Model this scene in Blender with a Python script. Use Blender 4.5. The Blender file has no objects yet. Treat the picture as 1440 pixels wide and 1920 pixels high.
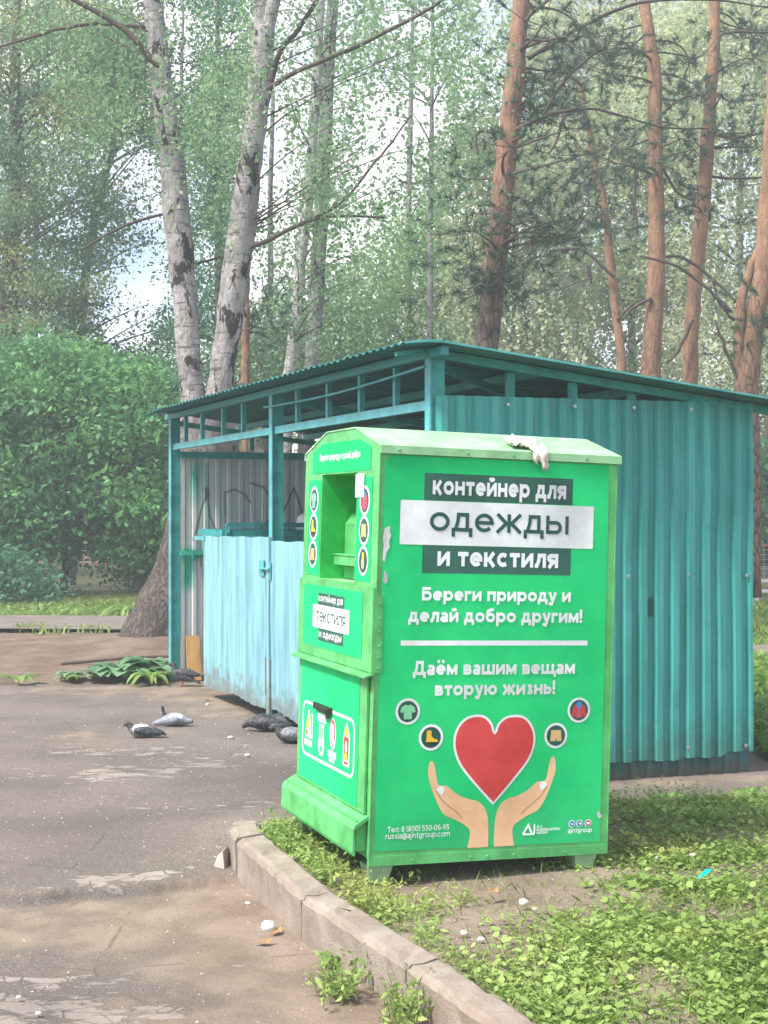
import bpy, bmesh, math, random
import numpy as np
from mathutils import Vector, Matrix
R = math.radians
PI = math.pi
sc = bpy.context.scene
col = sc.collection
rng = np.random.default_rng(7)
random.seed(7)

# ------------------------------------------------------------------ camera, sky, sun, exposure
CAM_Z = 1.7
cd = bpy.data.cameras.new('camera')
cam = bpy.data.objects.new('camera', cd)
col.objects.link(cam)
cam.location = (0, 0, CAM_Z)
cam.rotation_euler = (R(90), 0, 0)
cd.sensor_fit = 'HORIZONTAL'
cd.sensor_width = 36
cd.lens = 2750 / 1440 * 36
cd.clip_start = 0.1
cd.clip_end = 2000
sc.camera = cam

SUN_EL, SUN_AZ = R(54), R(238)          # from the left and a little behind the camera
world = bpy.data.worlds.new('World')
sc.world = world
world.use_nodes = True
wt = world.node_tree
bg = wt.nodes['Background']
sky = wt.nodes.new('ShaderNodeTexSky')
sky.sky_type = 'NISHITA'
sky.sun_disc = False
sky.sun_elevation = SUN_EL
sky.sun_rotation = SUN_AZ
sky.air_density = 1.0
sky.dust_density = 2.0
# thin broken cloud over the blue
tc = wt.nodes.new('ShaderNodeTexCoord')
mp = wt.nodes.new('ShaderNodeMapping')
mp.inputs['Scale'].default_value = (2.2, 2.2, 4.5)
nz = wt.nodes.new('ShaderNodeTexNoise')
nz.inputs['Scale'].default_value = 1.6
nz.inputs['Detail'].default_value = 6
rp = wt.nodes.new('ShaderNodeMapRange')
rp.inputs[1].default_value = 0.42
rp.inputs[2].default_value = 0.60
mx = wt.nodes.new('ShaderNodeMix')
mx.data_type = 'RGBA'
mx.inputs[7].default_value = (5.6, 5.3, 5.5, 1)
wt.links.new(tc.outputs['Generated'], mp.inputs['Vector'])
wt.links.new(mp.outputs[0], nz.inputs['Vector'])
wt.links.new(nz.outputs['Fac'], rp.inputs[0])
wt.links.new(rp.outputs[0], mx.inputs[0])
wt.links.new(sky.outputs[0], mx.inputs[6])
wt.links.new(mx.outputs[2], bg.inputs['Color'])
bg.inputs['Strength'].default_value = 0.10

sd = bpy.data.lights.new('sun', 'SUN')
sd.energy = 2.5
sd.angle = R(9)
sd.color = (1.0, 0.94, 0.85)
sun = bpy.data.objects.new('sun', sd)
col.objects.link(sun)
sdir = Vector((math.sin(SUN_AZ) * math.cos(SUN_EL), math.cos(SUN_AZ) * math.cos(SUN_EL), math.sin(SUN_EL)))
sun.rotation_euler = sdir.to_track_quat('Z', 'Y').to_euler()

sc.view_settings.view_transform = 'Standard'
sc.view_settings.look = 'None'
sc.view_settings.exposure = 1.52
sc.view_settings.gamma = 1
sc.render.engine = 'CYCLES'
sc.cycles.max_bounces = 8
sc.cycles.diffuse_bounces = 4
sc.cycles.glossy_bounces = 3
sc.cycles.transmission_bounces = 4
sc.cycles.volume_bounces = 1
sc.cycles.use_denoising = True

VEIL_DENSITY = 0.0033  # density of the added volume that imitates lens glare

# ------------------------------------------------------------------ helpers
def at(px, py, Y):
    """a world point on the view line through a photo pixel, at distance Y"""
    return Vector(((px - 720) / 2750 * Y, Y, CAM_Z - (py - 960) / 2750 * Y))

def link(o, parent=None):
    col.objects.link(o)
    if parent is not None:
        o.parent = parent
    return o

def tag(o, label, cat, group=None, kind=None):
    o['label'] = label
    o['category'] = cat
    if group: o['group'] = group
    if kind: o['kind'] = kind
    return o

def empty(name, loc=(0, 0, 0), rot=(0, 0, 0)):
    o = bpy.data.objects.new(name, None)
    o.empty_display_size = 0.1
    col.objects.link(o)
    o.location = loc
    o.rotation_euler = rot
    return o

def raw(name, verts, faces, mats, parent=None, fm=None, smooth=False):
    """mesh object from python lists; fm = material index per face"""
    me = bpy.data.meshes.new(name)
    me.from_pydata([tuple(v) for v in verts], [], faces)
    for m in (mats if isinstance(mats, (list, tuple)) else [mats]):
        me.materials.append(m)
    if fm is not None:
        me.polygons.foreach_set('material_index', fm)
    if smooth:
        me.polygons.foreach_set('use_smooth', [True] * len(me.polygons))
    me.update()
    o = bpy.data.objects.new(name, me)
    return link(o, parent)

def quads(name, V, nper, mat, parent=None, attr=None, smooth=False):
    """V: (N*nper,3) array, N separate polygons of nper vertices; attr: per-face floats 'tint'"""
    V = np.ascontiguousarray(V, dtype=np.float32)
    n = len(V) // nper
    me = bpy.data.meshes.new(name)
    me.vertices.add(len(V))
    me.vertices.foreach_set('co', V.ravel())
    me.loops.add(len(V))
    me.loops.foreach_set('vertex_index', np.arange(len(V), dtype=np.int32))
    me.polygons.add(n)
    me.polygons.foreach_set('loop_start', np.arange(n, dtype=np.int32) * nper)
    me.polygons.foreach_set('loop_total', np.full(n, nper, dtype=np.int32))
    me.materials.append(mat)
    if attr is not None:
        a = me.attributes.new('tint', 'FLOAT', 'FACE')
        a.data.foreach_set('value', np.ascontiguousarray(attr, dtype=np.float32))
    me.update(calc_edges=True)
    return link(bpy.data.objects.new(name, me), parent)

class MB:
    """collects boxes, tubes and polygons for ONE mesh"""
    def __init__(s): s.v = []; s.f = []; s.m = []
    def add(s, vs, fs, mi=0):
        b = len(s.v)
        s.v += [tuple(v) for v in vs]
        s.f += [tuple(i + b for i in f) for f in fs]
        s.m += [mi] * len(fs)
    def box(s, x0, y0, z0, x1, y1, z1, mi=0, T=None):
        vs = [Vector(p) for p in ((x0,y0,z0),(x1,y0,z0),(x1,y1,z0),(x0,y1,z0),(x0,y0,z1),(x1,y0,z1),(x1,y1,z1),(x0,y1,z1))]
        if T is not None: vs = [T(v) for v in vs]
        s.add(vs, [(0,3,2,1),(4,5,6,7),(0,1,5,4),(1,2,6,5),(2,3,7,6),(3,0,4,7)], mi)
    def hexa(s, vs, mi=0):
        s.add(vs, [(0,3,2,1),(4,5,6,7),(0,1,5,4),(1,2,6,5),(2,3,7,6),(3,0,4,7)], mi)
    def bar(s, p, q, w, h=None, mi=0, up=(0,0,1)):
        p = Vector(p); q = Vector(q); h = h or w
        d = (q - p).normalized(); a = d.cross(Vector(up))
        if a.length < 1e-4: a = Vector((1,0,0))
        a.normalize(); b = a.cross(d)
        vs = []
        for c in (p, q):
            for i, j in ((-1,-1),(1,-1),(1,1),(-1,1)):
                vs.append(c + a * (i * w / 2) + b * (j * h / 2))
        s.add(vs, [(0,3,2,1),(4,5,6,7),(0,1,5,4),(1,2,6,5),(2,3,7,6),(3,0,4,7)], mi)
    def tube(s, pts, rad, n=8, mi=0, cap=True, wob=0.0):
        pts = [Vector(p) for p in pts]
        if not hasattr(rad, '__len__'): rad = [rad] * len(pts)
        vs = []; fs = []
        a = None
        for i, p in enumerate(pts):
            d = (pts[min(i+1, len(pts)-1)] - pts[max(i-1, 0)]).normalized()
            if a is None:
                a = d.orthogonal().normalized()
            else:
                a = (a - d * a.dot(d)).normalized()
            b = d.cross(a)
            for k in range(n):
                t = 2 * PI * k / n
                r = rad[i] * (1 + (random.uniform(-wob, wob) if wob else 0))
                vs.append(p + a * (r * math.cos(t)) + b * (r * math.sin(t)))
        for i in range(len(pts) - 1):
            for k in range(n):
                fs.append((i*n+k, i*n+(k+1) % n, (i+1)*n+(k+1) % n, (i+1)*n+k))
        if cap:
            fs.append(tuple(range(n-1, -1, -1)))
            fs.append(tuple((len(pts)-1)*n + k for k in range(n)))
        s.add(vs, fs, mi)
    def disc(s, c, nrm, r, h, n=10, mi=0):
        c = Vector(c); nrm = Vector(nrm).normalized()
        s.tube([c, c + nrm * h * .7, c + nrm * h], [r, r, r * .6], n, mi)
    def build(s, name, mats, parent=None, smooth=False):
        return raw(name, s.v, s.f, mats, parent, s.m, smooth)

def vnoise(x, y, seed=0):
    """cheap smooth value noise on arrays, 0..1"""
    x = np.asarray(x, float); y = np.asarray(y, float)
    xi = np.floor(x).astype(np.int64); yi = np.floor(y).astype(np.int64)
    fx = x - xi; fy = y - yi
    fx = fx*fx*(3-2*fx); fy = fy*fy*(3-2*fy)
    def h(a, b):
        n = (a * 374761393 + b * 668265263 + seed * 974711) & 0xffffffff
        n = ((n ^ (n >> 13)) * 1274126177) & 0xffffffff
        return ((n ^ (n >> 16)) & 0xffff) / 65535.0
    return (h(xi,yi)*(1-fx)+h(xi+1,yi)*fx)*(1-fy) + (h(xi,yi+1)*(1-fx)+h(xi+1,yi+1)*fx)*fy

def fbm(x, y, seed=0, oct=4):
    t = 0; a = .5; s = 0
    for i in range(oct):
        t = t + a * vnoise(np.asarray(x) * 2**i, np.asarray(y) * 2**i, seed + i); s += a; a *= .55
    return t / s

# ------------------------------------------------------------------ materials
def mat(name, color, rough=.6, metal=0.0, spec=.4):
    m = bpy.data.materials.new(name)
    m.use_nodes = True
    b = m.node_tree.nodes['Principled BSDF']
    b.inputs['Base Color'].default_value = (*color, 1)
    b.inputs['Roughness'].default_value = rough
    b.inputs['Metallic'].default_value = metal
    b.inputs['Specular IOR Level'].default_value = spec
    return m

class NT:
    """small node-tree writer"""
    def __init__(s, m):
        s.m = m; s.t = m.node_tree; s.b = s.t.nodes['Principled BSDF']
    def n(s, typ, **kw):
        x = s.t.nodes.new(typ)
        for k, v in kw.items(): setattr(x, k, v)
        return x
    def l(s, a, b): s.t.links.new(a, b)
    def coord(s, scale=(1,1,1), kind='Object'):
        c = s.n('ShaderNodeTexCoord'); m = s.n('ShaderNodeMapping')
        m.inputs['Scale'].default_value = scale
        s.l(c.outputs[kind], m.inputs['Vector'])
        return m.outputs[0]
    def noise(s, vec, scale, detail=4, rough=.6, dist=0):
        x = s.n('ShaderNodeTexNoise')
        x.inputs['Scale'].default_value = scale; x.inputs['Detail'].default_value = detail
        x.inputs['Roughness'].default_value = rough; x.inputs['Distortion'].default_value = dist
        if vec is not None: s.l(vec, x.inputs['Vector'])
        return x.outputs['Fac']
    def voro(s, vec, scale, feature='DISTANCE_TO_EDGE', rnd=1):
        x = s.n('ShaderNodeTexVoronoi', feature=feature)
        x.inputs['Scale'].default_value = scale
        x.inputs['Randomness'].default_value = rnd
        s.l(vec, x.inputs['Vector'])
        return x.outputs['Distance']
    def rng(s, f, a, b, c=0., d=1., smooth=True):
        x = s.n('ShaderNodeMapRange')
        if smooth: x.interpolation_type = 'SMOOTHSTEP'
        x.inputs[1].default_value = a; x.inputs[2].default_value = b
        x.inputs[3].default_value = c; x.inputs[4].default_value = d
        s.l(f, x.inputs[0]); return x.outputs[0]
    def mix(s, f, a, b, blend='MIX'):
        x = s.n('ShaderNodeMix', data_type='RGBA', blend_type=blend)
        for i, v in ((0, f), (6, a), (7, b)):
            if isinstance(v, (tuple, list)): x.inputs[i].default_value = (*v[:3], 1)
            elif isinstance(v, (int, float)): x.inputs[i].default_value = v
            else: s.l(v, x.inputs[i])
        return x.outputs[2]
    def math(s, op, a, b=0.):
        x = s.n('ShaderNodeMath', operation=op)
        for i, v in ((0, a), (1, b)):
            if isinstance(v, (int, float)): x.inputs[i].default_value = v
            else: s.l(v, x.inputs[i])
        return x.outputs[0]
    def attr(s, name):
        x = s.n('ShaderNodeAttribute', attribute_name=name); return x.outputs['Fac']
    def sep(s, vec):
        x = s.n('ShaderNodeSeparateXYZ'); s.l(vec, x.inputs[0]); return x.outputs
    def base(s, c): s.l(c, s.b.inputs['Base Color'])
    def rough(s, f): s.l(f, s.b.inputs['Roughness'])
    def bump(s, h, strength=.3, dist=.01):
        x = s.n('ShaderNodeBump')
        x.inputs['Strength'].default_value = strength; x.inputs['Distance'].default_value = dist
        s.l(h, x.inputs['Height']); s.l(x.outputs[0], s.b.inputs['Normal'])

def paint(name, color, rough=.45, dirt=(.12,.1,.08), amount=.5, chip=None, streak=False, scale=6, splash=None):
    """painted metal: slight fading, dirt, optional chips of another colour"""
    m = mat(name, color, rough); t = NT(m)
    v = t.coord((scale, scale, scale * (.12 if streak else 1)))
    f = t.noise(v, 1.0, 6, .65)
    lite = tuple(min(1, c * 1.22 + .02) for c in color); dark = tuple(c * .78 for c in color)
    c = t.mix(t.rng(f, .3, .7), dark, lite)
    g = t.noise(t.coord((3, 3, 3)), 3.1, 8, .7)
    c = t.mix(t.math('MULTIPLY', t.rng(g, .56, .78), amount), c, dirt)
    if chip:
        h = t.noise(t.coord((1, 1, 1)), chip[1], 6, .7, .4)
        c = t.mix(t.rng(h, chip[2], chip[2] + .015), c, chip[0])
    if splash:
        zc = t.sep(t.coord((1, 1, 1)))[2]
        sp_ = t.rng(t.math('ADD', zc, t.math('MULTIPLY', t.math('SUBTRACT', g, .5), splash[2])), splash[1], splash[0])
        c = t.mix(t.math('MULTIPLY', sp_, splash[3]), c, splash[4])
    t.base(c)
    t.rough(t.rng(f, .2, .8, rough - .08, rough + .15))
    t.bump(t.noise(t.coord((1, 1, 1)), 9, 3, .5), .25, .006)
    return m

def leafmat(name, dark, lite, trans=.4, yellow=None, rough=.5):
    m = mat(name, lite, rough, spec=.3); t = NT(m)
    a = t.attr('tint')
    nzv = t.noise(t.coord((1, 1, 1)), .55, 3, .6)
    f = t.math('ADD', t.math('MULTIPLY', a, .5), t.math('MULTIPLY', t.rng(nzv, .36, .64), .5))
    c = t.mix(f, dark, lite)
    if yellow:
        n2 = t.noise(t.coord((1, 1, 1)), .8, 2, .5)
        c = t.mix(t.math('MULTIPLY', t.rng(n2, .54, .66), .75), c, yellow)
    t.base(c)
    tr = t.n('ShaderNodeBsdfTranslucent'); ms = t.n('ShaderNodeMixShader')
    ms.inputs[0].default_value = trans
    t.l(c, tr.inputs['Color'])
    t.l(t.b.outputs[0], ms.inputs[1]); t.l(tr.outputs[0], ms.inputs[2])
    t.l(ms.outputs[0], t.t.nodes['Material Output'].inputs['Surface'])
    return m

M = {}
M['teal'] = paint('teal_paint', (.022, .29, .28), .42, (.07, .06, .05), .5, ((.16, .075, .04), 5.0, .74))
M['teal_light'] = paint('light_and_sunlit_teal', (.075, .36, .39), .42, (.15, .08, .05), .7, ((.22, .1, .05), 7.0, .7))  # rails and fittings; also stands for sunlight on the post flanges
M['teal_wall'] = paint('teal_sheet', (.045, .325, .30), .40, (.035, .15, .15), .6, None, True, 5, (.14, .42, .7, .65, (.06, .17, .15)))
M['gate'] = paint('pale_blue_paint', (.19, .41, .48), .5, (.22, .30, .32), .4, ((.25, .2, .17), 9.0, .75), True, 9, (.12, .36, .9, .8, (.16, .17, .15)))
M['poster'] = paint('printed_green_film', (.006, .57, .175), .6, (.03, .40, .16), .55, None, False, .8, (.05, .42, .8, .45, (.06, .34, .15)))
M['poster'].node_tree.nodes['Principled BSDF'].inputs['Specular IOR Level'].default_value = .1
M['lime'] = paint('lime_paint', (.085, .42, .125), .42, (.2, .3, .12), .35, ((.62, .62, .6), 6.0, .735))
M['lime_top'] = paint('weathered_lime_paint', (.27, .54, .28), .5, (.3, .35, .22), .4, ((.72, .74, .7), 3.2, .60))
M['dark_green'] = paint('dark_green_print', (.012, .105, .07), .4, (.05,.1,.08), .15, None, False, 2)
M['white'] = paint('white_print', (.74, .78, .80), .4, (.5,.52,.5), .2, None, False, 2)
M['ink'] = mat('dark_ink', (.01, .085, .06), .4)
M['black_ink'] = mat('black_ink', (.02, .025, .025), .4)
M['red'] = paint('red_print', (.60, .045, .045), .4, (.4,.1,.08), .2, None, False, 2)
M['skin'] = paint('skin_tone_print', (.72, .45, .26), .4, (.5,.35,.2), .2, None, False, 2)
M['skin_dark'] = mat('skin_line_print', (.40, .20, .10), .4)
M['yellow'] = mat('yellow_print', (.8, .5, .03), .4)
M['tan'] = mat('tan_print', (.62, .42, .2), .4)
M['mint'] = mat('mint_print', (.2, .58, .33), .4)
M['blue'] = mat('blue_print', (.06, .22, .55), .4)
M['pink'] = mat('crimson_print', (.55, .05, .08), .4)
M['foot'] = paint('weathered_foot_paint', (.22, .38, .20), .6, (.2,.16,.12), .6)
M['chip'] = paint('bare_chipped_patch', (.52, .53, .53), .6)
M['black'] = mat('black_plastic', (.02, .022, .024), .5)
M['steel'] = mat('galvanised_steel', (.45, .47, .48), .35, .8)
M['cloth'] = paint('dirty_white_cloth', (.62, .55, .50), .9, (.2,.15,.12), .6)
M['bag'] = mat('white_plastic_bag', (.75, .77, .78), .35)
M['ply'] = paint('plywood', (.52, .27, .09), .7, (.25,.12,.05), .5, None, True, 12)
M['turquoise'] = mat('turquoise_plastic', (.0, .6, .5), .35)
M['rubble'] = paint('broken_concrete', (.33, .29, .25), .9, (.2,.16,.13), .5)
M['stone'] = paint('pale_stone', (.52, .48, .43), .85, (.25,.2,.16), .5)

def mk_gray_wall():
    m = mat('grey_sheet', (.36, .35, .345), .5); t = NT(m)
    v = t.coord((6, 6, .8)); f = t.noise(v, 1, 6, .65)
    c = t.mix(t.rng(f, .3, .7), (.42, .42, .425), (.60, .60, .60))
    c = t.mix(t.attr('green'), c, (.03, .36, .24))
    c = t.mix(t.attr('spray'), c, (.05, .05, .055))
    t.base(c)
    return m
M['gray_wall'] = mk_gray_wall()

def mk_asphalt():
    m = mat('worn_asphalt', (.15, .135, .12), .9, spec=.25); t = NT(m)
    v = t.coord((1, 1, 1))
    g = t.noise(v, 95, 3, .7)
    big = t.noise(v, .9, 5, .6)
    a = t.mix(t.rng(big, .3, .7), (.145, .12, .105), (.235, .197, .172))
    a = t.mix(t.math('MULTIPLY', t.rng(g, .40, .66), .7), a, (.085, .07, .062))
    a = t.mix(t.math('MULTIPLY', t.rng(t.noise(v, 22, 5, .7), .5, .7), .5), a, (.11, .09, .08))
    # fine pale grit
    w = t.noise(v, 60, 2, .5)
    a = t.mix(t.math('MULTIPLY', t.rng(w, .62, .72), .5), a, (.46, .40, .35))
    # brown sandy dirt
    mid = t.noise(v, 3.2, 6, .62)
    dirt = t.mix(t.rng(mid, .35, .65), (.19, .146, .112), (.29, .23, .18))
    df = t.rng(t.math('ADD', t.attr('dirt'), t.math('MULTIPLY', t.math('SUBTRACT', mid, .5), 1.2)), .35, .75)
    dirt = t.mix(t.math('MULTIPLY', t.rng(g, .42, .68), .45), dirt, (.15, .10, .07))
    a = t.mix(df, a, dirt)
    # pale worn patches with crisp torn edges
    v2 = t.coord((1, 2.1, 1))
    pn = t.noise(v2, 4.6, 7, .62, .3)
    pf = t.rng(t.math('ADD', t.attr('pale'), t.math('MULTIPLY', t.math('SUBTRACT', pn, .5), 2.8)), .50, .60)
    cr = t.rng(t.voro(t.coord((1, 1.6, 1)), 5.5), .012, .03)
    a = t.mix(t.math('MULTIPLY', pf, cr), a, t.mix(t.rng(mid, .3, .7), (.28, .24, .21), (.37, .32, .28)))
    # branching cracks
    ck = t.voro(t.mix(.12, v, t.n('ShaderNodeTexNoise').outputs['Color']), 1.15)
    a = t.mix(t.math('MULTIPLY', t.rng(ck, .010, .002), t.math('MULTIPLY', t.rng(mid, .50, .6), .55)), a, (.07, .058, .052))
    # darker tone in patches and along the step edge
    a = t.mix(t.math('MULTIPLY', t.attr('dark_tone'), .85), a, (.07, .06, .055))
    t.base(a)
    t.bump(t.math('ADD', t.math('ADD', g, t.noise(v, 22, 5, .7)), t.math('MULTIPLY', pf, .8)), .6, .012)
    return m
M['asphalt'] = mk_asphalt()

def mk_soil(name, c0, c1, c2):
    m = mat(name, c0, .95, spec=.2); t = NT(m); v = t.coord((1, 1, 1))
    f = t.noise(v, 2.3, 7, .65); g = t.noise(v, 40, 4, .7)
    c = t.mix(t.rng(f, .3, .7), c0, c1)
    c = t.mix(t.math('MULTIPLY', t.rng(g, .5, .75), .6), c, c2)
    t.base(c); t.bump(t.math('ADD', f, g), .6, .02)
    return m
M['soil'] = mk_soil('bare_soil', (.115, .083, .062), (.205, .155, .118), (.30, .24, .19))
M['lawn_soil'] = mk_soil('dry_lawn_soil', (.15, .115, .088), (.27, .215, .168), (.38, .32, .26))
M['ground'] = mk_soil('park_ground', (.05, .055, .025), (.095, .085, .045), (.11, .12, .05))
M['path'] = mk_soil('path_surface', (.16, .135, .12), (.22, .188, .168), (.26, .225, .2))

def mk_kerb():
    m = mat('kerb_concrete', (.36, .31, .26), .9, spec=.2); t = NT(m); v = t.coord((1, 1, 1))
    f = t.noise(v, 5, 6, .6); g = t.noise(v, 70, 3, .7)
    c = t.mix(t.rng(f, .3, .7), (.23, .19, .155), (.35, .30, .255))
    c = t.mix(t.math('MULTIPLY', t.rng(g, .5, .8), .4), c, (.2, .16, .13))
    d = t.noise(t.coord((1, 1, 1)), 1.7, 5, .6)
    c = t.mix(t.math('MULTIPLY', t.rng(d, .52, .7), .5), c, (.22, .165, .12))
    t.base(c); t.bump(t.math('ADD', f, g), .5, .012)
    return m
M['kerb'] = mk_kerb()

def mk_birch(name, pale, dark, dark_z):
    m = mat(name, pale, .85, spec=.2); t = NT(m); v = t.coord((1, 1, 1))
    f = t.noise(v, 4, 5, .6)
    c = t.mix(t.rng(f, .3, .7), tuple(x * .78 for x in pale), tuple(min(1, x * 1.12) for x in pale))
    # short horizontal lenticel lines
    ln = t.noise(t.coord((3.5, 3.5, 24)), 1.0, 3, .6)
    c = t.mix(t.math('MULTIPLY', t.rng(ln, .57, .64), .8), c, (.10, .085, .08))
    # black rough diamonds and fissures
    dm = t.noise(t.coord((4.2, 4.2, 2.1)), 1.0, 6, .68, .5)
    c = t.mix(t.math('MULTIPLY', t.rng(t.noise(t.coord((9, 9, 5)), 1.0, 5, .7), .48, .62), .6), c, tuple(x * .42 for x in pale))
    c = t.mix(t.rng(dm, .54, .58), c, (.05, .043, .04))
    # old dark bark towards the root
    z = t.sep(t.coord((1, 1, 1)))[2]
    zz = t.math('ADD', z, t.math('MULTIPLY', t.math('SUBTRACT', dm, .5), 3.0))
    rn = t.noise(t.coord((7, 7, 2.0)), 1.6, 7, .62, .8)
    fis = t.math('ABSOLUTE', t.math('SUBTRACT', rn, .5))
    old = t.mix(t.rng(fis, .0, .10), tuple(x * .38 for x in dark), dark)
    c = t.mix(t.rng(zz, dark_z + .9, dark_z - .9), c, old)
    t.base(c)
    t.bump(t.math('ADD', dm, t.math('MULTIPLY', fis, 3)), .8, .05)
    return m
M['birch'] = mk_birch('birch_bark', (.42, .395, .385), (.15, .125, .112), 2.6)
M['birch_far'] = mk_birch('far_birch_bark', (.50, .48, .47), (.11, .10, .095), 1.0)
M['birch_dark'] = mk_birch('dark_birch_bark', (.28, .275, .28), (.11, .10, .095), 4.0)

def mk_pine(name, top, low, z0, z1):
    m = mat(name, top, .85, spec=.2); t = NT(m)
    pl = t.voro(t.coord((9, 9, 3.2)), 1.3)
    f = t.noise(t.coord((3, 3, 1.2)), 2, 6, .65)
    up = t.mix(t.rng(f, .3, .7), tuple(x * .7 for x in top), tuple(min(1, x * 1.2) for x in top))
    lo = t.mix(t.rng(pl, .02, .16), tuple(x * .3 for x in low), low)
    z = t.sep(t.coord((1, 1, 1)))[2]
    zz = t.math('ADD', z, t.math('MULTIPLY', t.math('SUBTRACT', f, .5), 4.0))
    c = t.mix(t.rng(zz, z0, z1), lo, up)
    c = t.mix(t.math('MULTIPLY', t.rng(pl, .05, .0), .6), c, tuple(x * .35 for x in low))
    t.base(c); t.bump(t.math('ADD', pl, f), .6, .03)
    return m
M['pine'] = mk_pine('pine_bark', (.27, .155, .105), (.14, .108, .092), 3.8, 7.5)
M['pine2'] = mk_pine('orange_pine_bark', (.30, .175, .108), (.21, .14, .10), 2.0, 6.0)
M['twig'] = mk_soil('twig_bark', (.075, .058, .05), (.12, .095, .08), (.15, .12, .1))
M['trunk'] = mk_soil('grey_trunk_bark', (.07, .06, .05), (.13, .11, .095), (.16, .14, .12))

M['lf_birch'] = leafmat('birch_leaves', (.12, .26, .13), (.33, .49, .25), .5)
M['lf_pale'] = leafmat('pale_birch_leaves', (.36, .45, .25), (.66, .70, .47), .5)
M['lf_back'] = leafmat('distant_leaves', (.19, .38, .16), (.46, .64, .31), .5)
M['lf_maple'] = leafmat('ash_leaves', (.10, .22, .12), (.30, .42, .22), .5, (.50, .48, .16))
M['lf_shrub'] = leafmat('shrub_leaves', (.04, .17, .08), (.22, .48, .15), .42)
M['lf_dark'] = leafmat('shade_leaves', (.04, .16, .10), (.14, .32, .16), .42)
M['needle'] = leafmat('pine_needles', (.03, .075, .055), (.09, .16, .10), .2)
M['needle_dry'] = leafmat('dry_pine_needles', (.30, .14, .06), (.42, .22, .1), .3)
M['fence_white'] = paint('white_fence_paint', (.62, .62, .60), .6, (.3,.27,.22), .6)
def mk_brick():
    m = mat('brick', (.3, .17, .13), .9); t = NT(m)
    b = t.n('ShaderNodeTexBrick'); b.inputs['Scale'].default_value = 1.0
    b.inputs['Color1'].default_value = (.34, .18, .14, 1); b.inputs['Color2'].default_value = (.26, .14, .11, 1); b.inputs['Mortar'].default_value = (.42, .36, .33, 1)
    b.inputs['Brick Width'].default_value = .5; b.inputs['Row Height'].default_value = .16; b.inputs['Mortar Size'].default_value = .018
    c = t.n('ShaderNodeTexCoord'); mp_ = t.n('ShaderNodeMapping'); mp_.inputs['Rotation'].default_value = (R(90), 0, 0)
    t.l(c.outputs['Object'], mp_.inputs['Vector']); t.l(mp_.outputs[0], b.inputs['Vector']); t.base(b.outputs['Color'])
    return m
M['brick'] = mk_brick()
M['dry_leaf'] = paint('dry_leaf', (.34, .2, .09), .8, (.16,.09,.05), .6)
def feather(name, c, c2, sc_=60):
    m = mat(name, c, .6); t = NT(m); f = t.noise(t.coord((1, 1, 1)), sc_, 3, .6)
    t.base(t.mix(t.rng(f, .46, .54), c, c2)); return m
M['feather_dark'] = feather('dark_feathers', (.026, .028, .032), (.085, .088, .098))
M['feather_black'] = feather('black_feathers', (.014, .015, .017), (.055, .058, .065), 70)
M['feather_mid'] = feather('grey_feathers', (.12, .125, .14), (.23, .24, .26))
M['feather_pale'] = feather('pale_grey_feathers', (.19, .21, .245), (.28, .30, .34))
M['feather_white'] = feather('white_feathers', (.62, .63, .66), (.75, .76, .78))
M['beak'] = mat('beak', (.12, .11, .11), .5); M['beak_red'] = mat('pigeon_leg', (.45, .12, .1), .6); M['eye'] = mat('eye', (.3, .08, .02), .2)
def mk_grit():
    m = mat('grit', (.4, .37, .34), .9); t = NT(m); t.base(t.mix(t.attr('tint'), (.16, .13, .11), (.62, .57, .52))); return m
M['grit'] = mk_grit()
M['grass'] = leafmat('grass_blades', (.15, .26, .05), (.38, .52, .15), .4, (.44, .42, .16))
M['weed'] = leafmat('lawn_weeds', (.17, .28, .055), (.42, .56, .18), .35, (.42, .44, .13))
M['burdock'] = leafmat('burdock_leaves', (.09, .22, .11), (.24, .42, .22), .3)
M['bright'] = leafmat('fresh_leaves', (.12, .26, .05), (.30, .44, .13), .4)

# ------------------------------------------------------------------ ground
ground = raw('ground', [(-400,-60,-.09),(400,-60,-.09),(400,700,-.09),(-400,700,-.09)], [(0,1,2,3)], M['ground'])
ground['kind'] = 'structure'

def gridmesh(name, xs, ys, zf, m, attrs=None, keep=None):
    X, Y = np.meshgrid(xs, ys)
    Z = zf(X, Y)
    nx, ny = len(xs), len(ys)
    V = np.stack([X.ravel(), Y.ravel(), Z.ravel()], 1).astype(np.float32)
    i = np.arange(nx - 1)[None, :] + nx * np.arange(ny - 1)[:, None]
    F = np.stack([i, i + 1, i + nx + 1, i + nx], -1).reshape(-1, 4)
    if keep is not None:
        k = keep(X, Y); kf = k.ravel()[F].all(1); F = F[kf]
    me = bpy.data.meshes.new(name)
    me.vertices.add(len(V)); me.vertices.foreach_set('co', V.ravel())
    me.loops.add(F.size); me.loops.foreach_set('vertex_index', F.ravel().astype(np.int32))
    me.polygons.add(len(F)); me.polygons.foreach_set('loop_start', (np.arange(len(F)) * 4).astype(np.int32))
    me.polygons.foreach_set('loop_total', np.full(len(F), 4, np.int32))
    me.polygons.foreach_set('use_smooth', np.ones(len(F), bool))
    me.materials.append(m)
    for k, fn in (attrs or {}).items():
        a = me.attributes.new(k, 'FLOAT', 'POINT')
        a.data.foreach_set('value', fn(X, Y).ravel().astype(np.float32))
    me.update(calc_edges=True)
    return link(bpy.data.objects.new(name, me))

def blob(X, Y, cx, cy, rx, ry, a=0.0):
    dx, dy = X - cx, Y - cy
    u = dx * math.cos(a) + dy * math.sin(a); v = -dx * math.sin(a) + dy * math.cos(a)
    return np.exp(-((u / rx) ** 2 + (v / ry) ** 2))

def step_edge(X):
    return 6.62 + .33 * (X + 1.25) + .10 * (fbm(X * 2.6, X * 0 + 3.3, 5) - .5) + .05 * (fbm(X * 11, X * 0, 9) - .5)

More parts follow.
